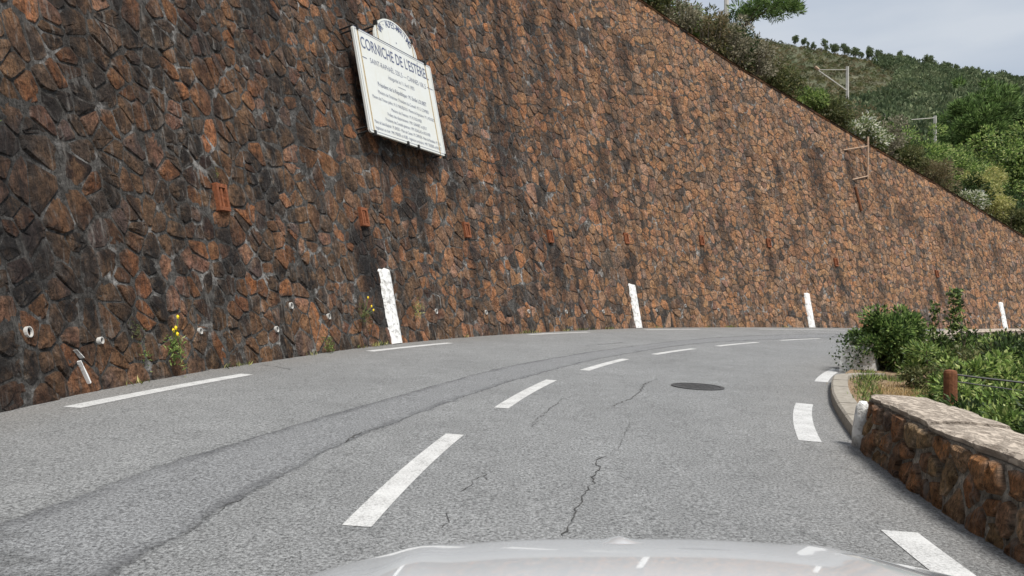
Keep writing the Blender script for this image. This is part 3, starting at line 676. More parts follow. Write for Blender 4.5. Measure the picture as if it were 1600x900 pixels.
def rrect(x0, y0, x1, y1, r_):
    o = []
    for cx, cy, a0 in ((x1 - r_, y0 + r_, -90), (x1 - r_, y1 - r_, 0), (x0 + r_, y1 - r_, 90), (x0 + r_, y0 + r_, 180)):
        o += [(cx + r_ * math.cos(R(a0 + 22.5 * q_)), cy + r_ * math.sin(R(a0 + 22.5 * q_))) for q_ in range(5)]
    return o
panel = plate('panel', rrect(0, 0, SW, SH, .06), -.05, 0, M['enamel'], sign)
AX, ARX, ARY = SW * .535, .93, .68
arch_o = [(AX + ARX * math.cos(a), SH + .012 + ARY * math.sin(a)) for a in np.linspace(0, math.pi, 25)]
arch = plate('arched_panel', arch_o, -.05, 0, M['enamel'], sign)
def line_on(parent, pts, wd, mat, z=.004, name='border_line'):
    parts = []
    for (x0, y0), (x1, y1) in zip(pts[:-1], pts[1:]):
        d = np.array([x1 - x0, y1 - y0]); l_ = np.linalg.norm(d); d = d / l_; nn = np.array([-d[1], d[0]]) * wd / 2
        parts.append(([sp_(x0 + nn[0], y0 + nn[1], z), sp_(x0 - nn[0], y0 - nn[1], z), sp_(x1 - nn[0], y1 - nn[1], z), sp_(x1 + nn[0], y1 + nn[1], z)], [(0, 1, 2, 3)]))
    V, Fc = join(parts); return build(name, V, Fc, mat, parent)
line_on(panel, [(.05, .05), (SW - .05, .05), (SW - .05, SH - .05), (.05, SH - .05), (.05, .05)], .010, M['ink2'])
line_on(arch, [(AX + (ARX - .06) * math.cos(a), SH + .012 + (ARY - .05) * math.sin(a)) for a in np.linspace(.02, math.pi - .02, 25)], .010, M['ink2'])
line_on(panel, [(.02, SH - .006), (SW - .02, SH - .006)], .012, M['ink'], .005)
dg = bpy.context.evaluated_depsgraph_get()
def text_mesh(body, bold=0.0):
    cu = bpy.data.curves.new('txt', 'FONT'); cu.body = body; cu.size = 1; cu.align_x = 'CENTER'; cu.offset = bold; cu.resolution_u = 3
    ob = bpy.data.objects.new('txt', cu); COL.objects.link(ob); bpy.context.view_layer.update()
    me = bpy.data.meshes.new_from_object(ob.evaluated_get(bpy.context.evaluated_depsgraph_get()))
    V = np.array([v.co[:] for v in me.vertices]); Fc = [tuple(p.vertices) for p in me.polygons]
    bpy.data.objects.remove(ob); bpy.data.meshes.remove(me); bpy.data.curves.remove(cu); return V, Fc
def put_text(body, cx, cy, width, cap, mat, parent, bold=.0):
    V, Fc = text_mesh(body, bold); x0, x1 = V[:, 0].min(), V[:, 0].max(); sx = width / (x1 - x0); sy = cap / .70
    W_ = [sp_(cx + (v[0] - (x0 + x1) / 2) * sx, cy - cap / 2 + v[1] * sy, .004) for v in V]; build('lettering', W_, Fc, mat, parent)
MID = SW / 2
put_text("CORNICHE DE L'ESTÉREL", MID, SH * (1 - .125), SW * .87, .27, M['ink'], panel, .007)
put_text("SAINT-RAPHAËL 32K,5 — CANNES 10K,5", MID + .02, SH * (1 - .275), 2.45, .125, M['ink2'], panel, -.004)
line_on(panel, [(.17, SH * .725), (.36, SH * .725)], .022, M['ink2']); line_on(panel, [(SW - .38, SH * .725), (SW - .1, SH * .725)], .022, M['ink2'])
put_text('inaugurée le 11 Avril 1903', MID + .04, SH * (1 - .365), 1.15, .10, M['ink2'], panel, -.004)
line_on(panel, [(MID - .16, SH * .575), (MID + .18, SH * .575)], .014, M['ink2'])
for body, y, wd, cp in [("Président de la République : M. Emile LOUBET", .485, 2.15, .105), ("Ministre de l'Intérieur, Président du Conseil : M. E. COMBES", .565, 2.25, .085),
                        ("Ministre des Travaux publics : M. E. MARUÉJOULS - Ministre de l'Agriculture : M. L. MOUGEOT", .632, 2.78, .08), ("Ministre des Finances : M. M. ROUVIER", .70, 1.35, .08),
                        ("Préfets des départements : MM. GRANET et JOLY", .76, 1.75, .08), ("Présidents des Conseils généraux : MM. SIGALLAS et ROUVIER", .82, 2.0, .08),
                        ("Maire de Saint-Raphaël : M. BASSO - Maire de Cannes : M. CAPRON - Maire de Mandelieu : M. MUL", .878, 2.95, .08), ("Ingénieurs en chef : MM. PERIER et AUBE - Ingénieurs ordinaires : MM. TEISSIER et MALLET", .935, 2.95, .08)]:
    put_text(body, MID + .03, SH * (1 - y), wd, cp, M['ink2'] if y > .5 else M['ink'], panel, -.004)
# arched lettering, letter by letter
parts = []; txt = 'VAR · ALPES-MARITIMES'; aw = np.linspace(R(158), R(22), len(txt))
for ch, a in zip(txt, aw):
    if ch == ' ': continue
    V, Fc = text_mesh(ch, .01); V[:, 0] *= .17; V[:, 1] = V[:, 1] * .24
    cx, cy = AX + (ARX - .27) * math.cos(a), SH + .05 + (ARY - .24) * math.sin(a); ro = a - math.pi / 2; ro *= .8
    parts.append(([sp_(cx + v[0] * math.cos(ro) - v[1] * math.sin(ro), cy + v[0] * math.sin(ro) + v[1] * math.cos(ro), .004) for v in V], Fc))
V, Fc = join(parts); build('lettering', V, Fc, M['ink'], arch)
V, Fc = join([([sp_(AX + .02 * math.cos(a), SH + .14 + .02 * math.sin(a), .004) for a in np.linspace(0, 6.0, 10)], [tuple(range(10))])]); build('dot', V, Fc, M['ink'], arch)
for x in (.16, SW - .30):                       # iron straps with rust runs, hooks at top and bottom
    V, Fc = box_vf(sp_(x, SH / 2, .006), X * .014, Y * (SH / 2 - .01), Z * .006); b = build('strap', V, Fc, M['run'], sign)
for x, y in ((.16, SH), (SW - .30, SH), (AX - .80, SH + .40), (AX + .76, SH + .42), (.17, 0), (SW * .45, 0), (SW * .59, 0), (SW - .05, 0)):
    V, Fc = box_vf(sp_(x, y, -.01), X * .026, Y * .055, Z * .05); build('hook', V, Fc, M['black'], sign)
for x in (AX - .80, AX + .76):
    V, Fc = box_vf(sp_(x, SH + .2, .006), X * .011, Y * .19, Z * .005); build('strap', V, Fc, M['run'], sign)
for x, y in ((.05, SH - .03), (AX - .86, SH + .25), (AX + .80, SH + .25), (SW - .05, SH - .03), (.05, .1), (SW - .05, .1)):
    for dy in (-.05, .05):
        V, Fc = tube_vf([sp_(x, y + dy, -.03), sp_(x - .02, y + dy, -.42)], .02, 6); build('bracket', V, Fc, M['black'], sign)
for y in (.3, 1.2, 2.1):
    V, Fc = box_vf(sp_(SW / 2, y, -.075), X * (SW / 2 - .1), Y * .03, Z * .024); build('back_rail', V, Fc, M['black'], sign)

# rusty bracket frame fixed on the wall near its sloping top
bs, btp = 65.3, 10.2
fr = empty('bracket_frame', wp(bs, 8.1, .05), 'thin rusty bracket frame with two arms on the wall below its sloping top', 'bracket')
ub = wp(bs, 8.1, .06); V, Fc = tube_vf([ub, ub + [0, 0, 1.0], ub + [0, 0, 2.25]], .05, 6); build('upright', V, Fc, M['rustpale'], fr)
for dz, l_ in ((1.75, 1.7), (.15, 1.4)):
    q_ = wp(bs - l_, 8.1 + dz - .35, .02); V, Fc = tube_vf([ub + [0, 0, dz], q_], .038, 6); build('arm', V, Fc, M['rustpale'], fr)
V, Fc = tube_vf([wp(bs - 1.3, 7.5, .07), wp(bs - 1.15, 6.2, .07)], .06, 6); tag(build('pipe', V, Fc, M['rust']), 'short rust red pipe on the wall below the bracket frame', 'pipe')

# ------------------------------------------------------------------ foliage
def leaves(P, D, L_, W_, cols, fold=.25, rg=rng):
    """one folded leaf of 2 triangles for each base point P and direction D"""
    n = len(P); D = D / (np.linalg.norm(D, axis=1)[:, None] + 1e-9); r_ = rg.normal(size=(n, 3)); S = np.cross(D, r_); S /= np.linalg.norm(S, axis=1)[:, None] + 1e-9; Nn = np.cross(S, D)
    L_ = np.broadcast_to(L_, n)[:, None]; W_ = np.broadcast_to(W_, n)[:, None]
    a = P; b = P + D * L_ * .45 + S * W_ * .5 + Nn * L_ * fold * .5; c = P + D * L_ - Nn * L_ * fold * .35; d = P + D * L_ * .45 - S * W_ * .5 + Nn * L_ * fold * .5
    V = np.stack([a, b, c, d], 1).reshape(-1, 3); k_ = np.arange(n)[:, None] * 4
    Fc = np.concatenate([k_ + [0, 1, 2], k_ + [0, 2, 3]]); C = np.repeat(cols, 4, 0)
    return V, Fc, C
def tones(pal, n, var=.3, rg=rng):
    pal = np.array([lin(h) for h in pal]); c = pal[rg.integers(0, len(pal), n)]; lu = c @ np.array([.25, .65, .1]); c = c * .66 + .34 * lu[:, None] * np.array([1.17, 1.03, .68]); return np.clip(c * 1.14 * rg.uniform(1 - var, 1 + var, (n, 1)), .004, .8)
def sphere(n, rg=rng):
    v = rg.normal(size=(n, 3)); return v / np.linalg.norm(v, axis=1)[:, None]
def crown_pts(c, rad, nclump, nleaf, cs=.33, rg=rng, flat=False, low=False):
    """leaf positions gathered in clumps through an ellipsoid; returns positions, outward directions, clump centres"""
    c = np.array(c, float); rad = np.array(rad, float)
    u = sphere(nclump, rg); u[:, 2] = np.abs(u[:, 2]) * 1.0 - .28 * rg.random(nclump) if not flat else u[:, 2] * .5
    if low: u[:, 2] = rg.uniform(-.85, .95, nclump); u[:, :2] *= (np.sqrt(1 - u[:, 2] ** 2) / (np.linalg.norm(u[:, :2], axis=1) + 1e-6))[:, None] ** .6
    cc = c + u * rad * rg.uniform(.45, 1., (nclump, 1)); cr = rad.mean() * cs * rg.uniform(.6, 1.35, nclump)
    i = rg.integers(0, nclump, nleaf); v = sphere(nleaf, rg); p = cc[i] + v * (cr[i] * rg.random(nleaf) ** .45)[:, None] * np.array([1, 1, .8])
    return p, v + .5 * (cc[i] - c) / rad, cc
def stems(base, tips, r0, mat_, parent, name='stem', n=4, jit=.15):
    parts = []
    for t in tips:
        t = np.array(t); m = base + (t - base) * .5 + rng.normal(0, jit, 3) * np.linalg.norm(t - base) * .4; parts.append(tube_vf([base, m, t], [r0, r0 * .65, r0 * .25], n, False))
    V, Fc = join(parts); return build(name, V, Fc, mat_, parent)
PALS = dict(olive=['#4a5a2a', '#566634', '#3c4a22', '#6b7440', '#7c7c48'], bright=['#587f2a', '#6c9434', '#446822', '#86a644', '#35561c', '#94a856'], dark=['#2c4a1c', '#355824', '#24401a', '#466a2c', '#1f3517'],
            grey=['#7d7b6a', '#8f8a78', '#6a6a55', '#5b6045', '#a09a88'], brown=['#75654a', '#66633f', '#82714f', '#585d38', '#8a8058'], yellow=['#9aa04e', '#b0b060', '#7d8a3c', '#8f9440', '#c0bc7c'],
            white=['#5f7a3c', '#6f8a48', '#d6d8c4', '#e2e4d4', '#4c6a30'], hedge=['#446f28', '#558030', '#325624', '#6f983c', '#27451c', '#86a84c'], pine=['#527c36', '#659040', '#426a2c', '#7aa052', '#324f22'], forest=['#48603e', '#546a46', '#3d5436', '#617550', '#6d7c58'], lush=['#6a9434', '#7fa840', '#527c2c', '#98b854', '#3c6226', '#a8b868', '#2f5020'])
def bush(name, c, rad, pal, n, ls, label, group=None, cat='bush', twigs=6, nclump=26, cs=.34, mat_='leaf', ratio=.5, base=None, twigmat='bark', rg=rng, low=False):
    c = np.array(c, float); rad = np.array(rad, float); base = np.array([c[0], c[1], c[2] - rad[2]]) if base is None else np.array(base)
    root = empty(name, base, label, cat, group)
    p, d, cc = crown_pts(c, rad, nclump, n, cs, rg, low=low); p[:, 2] = np.maximum(p[:, 2], base[2] + .01)
    V, Fc, C = leaves(p, d, ls * rg.uniform(.6, 1.3, n), ls * ratio * rg.uniform(.7, 1.2, n), tones(PALS[pal], n), rg=rg)
    build('foliage', V, Fc, M[mat_], root, C)
    if twigs: stems(base - [0, 0, .05], cc[:twigs], .012 + .012 * rad.mean(), M[twigmat], root)
    return root
# --- the terrain behind the wall
def hillz(s, w_): return wp(s, wtop(s))[..., 2] + .05 + np.asarray(w_) * .18 - np.clip(np.asarray(w_) - 9, 0, 99) * .22
sv = np.arange(0, 116, .8); wv = np.r_[-.1, .5, 1.2, 2.5, 4, 6, 9, 13, 18, 26, 40, 60]
Sg = np.repeat(sv, len(wv)); Wg = np.tile(wv, len(sv)); top_ = wp(Sg, wtop(Sg)); nn = ip(Sg, WN)
V = np.c_[top_[:, :2] + nn * Wg[:, None], hillz(Sg, Wg) + .35 * (fbm(Sg * .5, Wg * .5, 61) - .5) * np.clip(Wg, 0, 1)]
tag(build('hillside', V, grid_faces(len(sv), len(wv)), M['soil'], smooth=True, center=False), kind='structure')
def hill_pt(s, w_):
    t = wp(s, wtop(s)); n_ = ip(s, WN); return np.array([t[0] + n_[0] * w_, t[1] + n_[1] * w_, float(hillz(s, w_))])
def hs(px):                                    # arc length whose wall top shows at this column
    T_ = wp(WS, wtop(WS)); X_, _ = proj(T_); i = np.where(T_[:, 1] > 5)[0]; return float(np.interp(px, X_[i], WS[i]))
LBL = dict(olive='olive green maquis bush above the sloping wall', bright='fresh green shrub above the sloping wall', grey='grey half dead twiggy shrub above the sloping wall', brown='brownish dry shrub above the sloping wall',
           white='white blossoming shrub above the sloping wall', dark='dark green dense shrub above the sloping wall', yellow='pale yellow green shrub above the sloping wall', lush='broad light green leafy crown above the sloping wall')
GRP = {k_: f'{k_} shrubs along the wall top' for k_ in LBL}
for px, w_, h, r_, kd in [(985, 1.2, 2.4, 1.5, 'olive'), (1022, 1.0, 2.0, 1.2, 'dark'), (1045, 1.1, 1.7, 1.1, 'olive'), (1066, 2.4, 2.2, 1.2, 'olive'), (1085, 1.0, 1.5, 1.0, 'grey'), (1105, 1.6, 1.7, 1.0, 'bright'), (1128, .9, 1.6, .95, 'brown'), (1148, 1.5, 2.0, 1.1, 'olive'),
                          (1166, 1.0, 2.0, 1.0, 'grey'), (1186, 1.8, 2.4, 1.2, 'dark'), (1202, .9, 1.9, 1.0, 'grey'), (1222, 1.4, 2.1, 1.1, 'brown'), (1243, .9, 1.3, 1.0, 'olive'), (1262, 1.8, 1.25, 1.0, 'brown'), (1283, 1.0, 1.15, 1.0, 'bright'), (1302, 1.7, 1.2, 1.0, 'olive'), (1322, 1.0, 1.2, 1.0, 'olive'),
                          (1345, 2.2, 1.9, 1.2, 'olive'), (1358, .7, 1.1, .9, 'white'), (1382, .6, .95, .8, 'white'), (1388, 2.4, 2.4, 1.3, 'brown'), (1408, 1.0, 1.9, 1.2, 'grey'), (1432, 2.6, 1.9, 1.2, 'dark'), (1447, 1.2, 1.5, 1.1, 'olive'), (1470, 2.4, 1.8, 1.2, 'dark'), (1472, .9, 1.3, 1.1, 'brown'),
                          (1500, 1.5, 1.5, 1.2, 'brown'), (1525, 4.2, 4.0, 2.2, 'lush'), (1540, .8, 1.0, .8, 'white'), (1552, 1.6, 1.8, 1.2, 'dark'), (1580, 1.6, 2.8, 1.5, 'yellow'), (1600, 5, 4.4, 2.4, 'lush'), (1612, 1.0, 1.7, 1.2, 'olive'), (1640, 2, 2.6, 1.6, 'dark'), (1660, 1.0, 1.8, 1.3, 'olive'), (1700, 2.0, 3.0, 1.8, 'bright')]:
    h *= 1.3; r_ *= 1.1; b = hill_pt(hs(px), w_); n = int(1300 + 1200 * r_ * r_)
    sparse = kd in ('grey', 'brown'); where = [w2 for lim_, w2 in ((1100, 'where the wall is highest'), (1215, 'beside the umbrella pine'), (1355, 'by the tall mast'), (1425, 'over the rusty bracket frame'), (1480, 'by the short mast'), (9999, 'at the low end of the wall')) if px < lim_][0]
    bush('shrub' if kd != 'lush' else 'leafy_tree', b + [0, 0, h * .52], (r_ * 1.05, r_, h * .52), kd, int(n * (.75 if sparse else 1.25)), .17 if kd != 'lush' else .2, f'{LBL[kd]} {where}', GRP[kd], 'shrub' if kd != 'lush' else 'tree', 26 if sparse else 8, 46, .27, low=True, base=b, twigmat='twig' if sparse else 'bark', ratio=.42)
# low scrub that fills the slope between the shrubs (uncountable)
n = 16000; s_ = rng.uniform(46, 100, n); w_ = rng.uniform(.05, 7, n) ** 1.0; t_ = wp(s_, wtop(s_)); nn = ip(s_, WN)
p = np.c_[t_[:, :2] + nn * w_[:, None], hillz(s_, w_) + np.abs(rng.normal(0, .28, n)) + .02]
V, Fc, C = leaves(p, sphere(n) + [0, 0, .7], rng.uniform(.1, .26, n), rng.uniform(.03, .1, n), np.concatenate([tones(PALS['olive'], n // 2), tones(PALS['brown'], n - n // 2)])[rng.permutation(n)])
tag(build('ground_scrub', V, Fc, M['leaf'], col=C, center=False), 'low tangled scrub and grass along the top of the sloping wall', 'scrub', kind='stuff')

# --- pines
def pine(name, base, h, label, group=None, crown=(2.2, 2.2, 1.6), n=5200, lean=(0, 0), cy=.78, ls=.2, pal='pine', nclump=46, tr=.17, cs=.26, flat=False, wr=.2, low=False):
    base = np.array(base, float); root = empty(name, base, label, 'tree', group); topc = base + [lean[0], lean[1], h * cy]
    p, d, cc = crown_pts(topc, crown, nclump, n, cs, flat=flat, low=low)
    d = d + [0, 0, .6]; V, Fc, C = leaves(p, d, ls * rng.uniform(.7, 1.3, n), ls * wr * rng.uniform(.7, 1.3, n), tones(PALS[pal], n, .35), fold=.1)
    build('crown', V, Fc, M['needle'], root, C)
    m = base + (topc - base) * .5 + [random.uniform(-.2, .2), 0, 0]; parts = [tube_vf([base - [0, 0, .3], m, topc + [0, 0, crown[2] * .3]], [tr, tr * .8, tr * .3], 8)]
    for c_ in cc[::3]: st_ = base + (topc - base) * random.uniform(.55, 1.0); parts.append(tube_vf([st_, (st_ + c_) / 2 + [0, 0, -.1], c_], [tr * .35, tr * .25, tr * .1], 5, False))
    V, Fc = join(parts); build('trunk', V, Fc, M['bark'], root); return root
b = hill_pt(hs(1168), 4.5); tgt = at(1200, 15, b[1]); pine('pine_tree', b, tgt[2] - b[2], 'umbrella pine with flat green crown reaching out above the wall top', crown=(2.1, 1.7, .62), n=5200, lean=(tgt[0] - b[0], .2), cy=1.02, ls=.24, cs=.24, nclump=30, tr=.09, flat=True)
gx = at(1530, 330, 58); pine('pine_tree', gx, 11.2, 'large bushy pine with rounded bright green crown beside the short mast', crown=(3.1, 3., 3.4), n=17000, cy=.62, ls=.34, nclump=120, cs=.15, wr=.26, low=True)
gx = at(1600, 330, 66); pine('pine_tree', gx, 10.5, 'darker pine standing behind the large bushy pine', crown=(3.4, 3., 3.2), n=9000, cy=.62, ls=.34, nclump=80, cs=.19, pal='dark', wr=.26)
for px, d_, h, r_, kd, lb in [(1410, 62, 7.2, 2.6, 'olive', 'rounded olive green tree behind the wall shrubs between the two masts'), (1365, 60, 7.0, 2.6, 'dark', 'dark rounded tree behind the shrubs to one side of the tall mast'), (1470, 66, 6.0, 2.8, 'dark', 'dark tree crown below the short mast'),
                              (1560, 56, 7.2, 3.0, 'lush', 'light green round tree in front of the large bushy pine'), (1625, 56, 7.6, 3.0, 'bright', 'fresh green round tree past the low end of the wall'), (1320, 60, 7.6, 2.6, 'olive', 'olive green tree at the foot of the tall mast'), (1270, 56, 8., 2.4, 'brown', 'brownish tree crown behind the wall below the scrubby hill')]:
    b = at(px, 330, d_); tz = dict([(1410, 6.4), (1365, 7.6), (1470, 4.2), (1560, 6.2), (1625, 6.8), (1320, 7.6), (1270, 8.6)])[px]
    bush('tree', b + [0, 0, tz - 3.2], (r_ * 1.1, r_, 3.4), kd, 7500, .24, lb, None, 'tree', 8, 75, .23, base=b, low=True)

# --- far hill
def ridge(x): return np.interp(x, [-300, 0, 90, 119, 150, 178, 205, 238, 300, 420, 700], [165, 142, 122, 116, 110, 105, 99.5, 94, 82, 60, 30])
def farz(x, y): return 2 + (ridge(x * 350 / np.maximum(y, 60)) - 2) * np.clip((y - 70) / 280, 0, 1) ** 1.12 * np.where(y > 350, np.clip(1 - (y - 350) / 200, .3, 1), 1) + 9 * (fbm(x * .018, y * .018, 71) - .5) * np.clip((y - 70) / 120, 0, 1) * np.clip((352 - y) / 40 + .15, .12, 1)
xs = np.arange(-260, 640, 8.); ys = np.arange(64, 520, 6.); Xg = np.repeat(xs, len(ys)); Yg = np.tile(ys, len(xs))
tag(build('hill', np.c_[Xg, Yg, farz(Xg, Yg)], grid_faces(len(xs), len(ys)), M['hill'], smooth=True, center=False), kind='structure')
def in_view(x, y, lo=.26, hi=.86): return (x / y > lo) & (x / y < hi)
n = 15000; y = rng.uniform(78, 343, n); x = y * rng.uniform(.22, .9, n)
bare = (fbm(x * .035, y * .035, 81) * .5 + .62 * np.clip(1.3 - np.abs(x / y - .40) / .13, 0, 1) * np.clip((y - 185) / 50, 0, 1)) > .53
dens = np.where(bare, .75, .62); keep = rng.random(n) < dens * np.clip(y / 300, .15, 1); x, y, bare = x[keep], y[keep], bare[keep]; n = len(x)
r_ = np.where(bare, rng.uniform(.4, 1.0, n), rng.uniform(1.5, 3.1, n)); z = farz(x, y)
k_ = 64; i = np.repeat(np.arange(n), k_); u = sphere(n * k_); u[:, 2] = np.abs(u[:, 2])
p = np.c_[x, y, z][i] + u * r_[i][:, None] * rng.uniform(.6, 1.05, (n * k_, 1)) * np.array([1, 1, 1.25]) + np.c_[np.zeros(n * k_), np.zeros(n * k_), r_[i] * .35]
tc_ = np.where(bare[:, None], np.where(rng.random((n, 1)) < .5, tones(PALS['brown'], n, .25) * .8, tones(PALS['olive'], n, .25) * .8), tones(PALS['forest'], n, .28))
V, Fc, C = leaves(p, u + .6 * sphere(n * k_), r_[i] * .42, r_[i] * .27, np.clip(tc_[i] * rng.uniform(.8, 1.2, (n * k_, 1)), 0, 1))
tag(build('forest', V, Fc, M['needle'], col=C, center=False), 'dense green pine forest and scrub covering the far hill', 'forest', kind='stuff')
# pines that stand out on the ridge, each a tree
proto = None
cols_ = list(np.r_[np.linspace(1240, 1300, 12), np.linspace(1302, 1392, 28), np.linspace(1396, 1452, 12), np.linspace(1456, 1604, 26)])
for i, px in enumerate(cols_):
    yy = 346 + random.uniform(-6, 5); xx = (px + random.uniform(-6, 6) - 800) / F * yy; b = np.array([xx, yy, float(farz(np.array(xx), np.array(yy))) - .3])
    if proto is None:
        proto = pine('ridge_pine', b, 5.6, 'small slender pine standing out against the sky on the far ridge', 'pines along the far ridge', (1.35, 1.35, 1.7), 520, ls=.55, pal='forest', nclump=18, tr=.11, cs=.4, cy=.60, wr=.6, low=True); continue
    c_ = proto.copy(); COL.objects.link(c_); c_.location = b; sc = random.uniform(.55, 1.3); c_.scale = (sc * random.uniform(.55, 1.0), sc * random.uniform(.6, 1.), sc * random.uniform(.8, 1.25)); c_.rotation_euler = (0, 0, random.uniform(0, 6.28))
    for ch in proto.children: q_ = ch.copy(); COL.objects.link(q_); q_.parent = c_

# --- masts above the wall
def mast(pxb, d_, ytop, ybot, armx, army, strut, label):
    b = at(pxb, ybot, d_); t = at(pxb, ytop, d_); g_ = np.array([b[0], b[1], b[2] - 3]); root = empty('line_mast', g_, label, 'mast')
    V, Fc = tube_vf([g_, t], [.13, .11], 4); build('pole', V, Fc, M['mast'], root)
    a0 = at(pxb, army[0], d_ - .0); a1 = at(armx, army[1], d_ - .6); V, Fc = tube_vf([a0, a1], .028, 5); build('arm', V, Fc, M['mast'], root)
    if strut:
        V, Fc = tube_vf([at(pxb, strut, d_), a1], .05, 5); build('strut', V, Fc, M['mast'], root)
        V, Fc = tube_vf([a1 - [.15, 0, -.2], a1 + [.1, 0, .0]], .1, 6); build('insulator', V, Fc, M['rustpale'], root)
mast(1324, 54, 104, 166, 1277, (109, 109), 142, 'pale mast with horizontal arm and diagonal strut above the sloping wall')
mast(1461, 51, 181, 212, 1424, (184, 187), None, 'short pale mast with one thin arm beside the large bushy pine')
b = at(1135, 25, 52); V, Fc = tube_vf([b - [0, 0, 4], at(1135, -60, 52)], .16, 6); mp_ = empty('line_mast', b - [0, 0, 4], 'pale mast rising out of the bushes beside the umbrella pine', 'mast'); build('pole', V, Fc, M['mast'], mp_)
V, Fc = tube_vf([at(1136, -5, 52), at(1105, -22, 51.5)], .03, 4); build('arm', V, Fc, M['mast'], mp_)

# --- roadside bushes on the seaward side
def vb(px, d_, ytop, r_, kd, n, ls, label, group=None, nm='roadside_bush', ratio=.5, nclump=30, cs=.3, twigs=8, ry=None, cat='bush'):
    x = (px - 800) / F * d_; z0 = verge_at(x, d_); zt = EYE + (450 - ytop) / F * d_; h = max(.25, zt - z0)
    return bush(nm, (x, d_, z0 + h * .5), (r_, ry or r_, h * .5), kd, n, ls, label, group, cat, twigs, nclump, cs, base=(x, d_, z0), ratio=ratio, low=True)
vb(1390, 13.9, 484, .68, 'hedge', 11000, .085, 'dense dark green rounded bush overhanging the whitewashed parapet end', nclump=60, cs=.36, ry=.6)
vb(1425, 14.0, 505, .55, 'bright', 3500, .07, 'fresh green bush growing against the dark rounded bush', nclump=30)
vb(1490, 13.2, 522, .42, 'hedge', 3000, .07, 'dark leafy bush at the foot of the tall climbing shoot', nclump=26)
def shoot(px, d_, ytop, wd, n, label):
    x = (px - 800) / F * d_; z0 = verge_at(x, d_); zt = EYE + (450 - ytop) / F * d_; root = empty('climbing_shoot', (x, d_, z0), label, 'plant')
    t = rng.random(n); p = np.c_[x + rng.normal(0, wd, n) * (1.1 - .7 * t), d_ + rng.normal(0, wd, n), z0 + .3 + (zt - z0 - .35) * t]; V, Fc, C = leaves(p, sphere(n) + [0, 0, .3], rng.uniform(.05, .1, n), rng.uniform(.03, .06, n), tones(PALS['bright'] + PALS['dark'], n))
    build('foliage', V, Fc, M['leaf'], root, C); stems(np.array([x, d_, z0]), [(x + .02, d_, zt - .04), (x - .06, d_, zt - .3)], .014, M['bark'], root)
shoot(1494, 13.0, 447, .085, 520, 'tall leafy shoot rising above the roadside bushes')
shoot(1461, 13.4, 470, .06, 150, 'thin sparse shoot rising beside the tall leafy one')
BL = {'lush': 'light green bramble', 'bright': 'mid green leafy bush', 'dark': 'dark green leafy bush', 'olive': 'olive green bush'}
for px, d_, yt, r_, kd, n, ls in [(1455, 12.0, 545, .5, 'bright', 2200, .075), (1520, 11.5, 540, .55, 'olive', 2200, .075), (1560, 13.5, 528, .7, 'bright', 2600, .08), (1600, 12, 530, .7, 'dark', 2600, .08), (1535, 16, 525, .9, 'dark', 2600, .09), (1600, 16.5, 521, .9, 'bright', 2600, .09), (1660, 14, 520, .9, 'olive', 2000, .09),
                                 (1590, 9.5, 545, .5, 'dark', 2200, .075), (1545, 9.2, 556, .45, 'lush', 1900, .08), (1500, 9.6, 560, .4, 'bright', 1700, .07), (1440, 10.8, 570, .28, 'olive', 900, .06), (1640, 9, 545, .6, 'lush', 1700, .08),
                                 (1535, 7.4, 592, .42, 'lush', 2400, .062), (1585, 7.0, 600, .42, 'lush', 2400, .066), (1560, 6.3, 630, .36, 'dark', 2000, .06), (1600, 5.8, 640, .36, 'bright', 2100, .06), (1650, 6.4, 600, .5, 'lush', 2400, .066), (1520, 6.5, 632, .26, 'lush', 1500, .06), (1465, 7.6, 620, .22, 'bright', 800, .06), (1680, 5.2, 640, .5, 'dark', 2000, .06), (1500, 8.2, 585, .3, 'dark', 1000, .07)]:
    vb(px, d_, yt, r_, kd, n, ls, BL[kd] + (' close in front of the far parapet' if d_ >= 13 else ' on the verge beyond the dry earth patch' if d_ > 9.3 else ' on the verge just past the rusty post' if d_ > 6.9 else ' right behind the coping of the low parapet'), f'{kd} bushes on the seaward verge', nclump=18, cs=.36)
# grass tufts on the verge: uncountable
def grass(name, C0_, spread, n, h, pal, label):
    p = np.array(C0_)[rng.integers(0, len(C0_), n)] + rng.normal(0, spread, (n, 2)); z = np.array([verge_at(*q_) for q_ in p]); d = np.c_[rng.normal(0, .45, (n, 2)), np.ones(n)]
    V, Fc, C = leaves(np.c_[p, z - .01], d, h * rng.uniform(.5, 1.4, n), .012, tones(pal, n), fold=.12); tag(build(name, V, Fc, M['leaf'], col=C, center=False), label, 'grass', kind='stuff')
def vp(px, py): d_ = F * 1.35 / (py - 450); return ((px - 800) / F * d_, d_)
grass('green_grass', [edge(s, .45) for s in np.linspace(s_a + .4, s_b + .3, 14)] + [vp(1440, 605), vp(1450, 615), vp(1455, 600), vp(1372, 582), vp(1360, 585), vp(1400, 585)], .09, 1500, .09, PALS['lush'] + PALS['bright'] + PALS['olive'], 'green grass tufts along the inner side of the kerb')
grass('dry_grass', [vp(1400, 600), vp(1420, 605), vp(1390, 610), vp(1430, 595), vp(1445, 610)], .25, 2200, .05, ['#b59a6a', '#a5885a', '#c4ad80', '#8a7348'], 'short straw coloured dry grass on the bare earth patch')
# leafy sprays that hang over the whitewashed end
x_, y_ = edge(sp2 + .1, -.05); n = 800; p = np.c_[x_ + rng.normal(.17, .14, n), y_ - .15 + rng.normal(0, .16, n), BANK * x_ + rng.random(n) ** .7 * .68]
V, Fc, C = leaves(p, sphere(n) + [-.4, -.2, 0], .065, .035, tones(PALS['dark'], n)); iv = empty('ivy', (x_, y_, BANK * x_), 'sparse dark ivy creeping over the whitewashed parapet end', 'plant'); build('foliage', V, Fc, M['leaf'], iv, C)
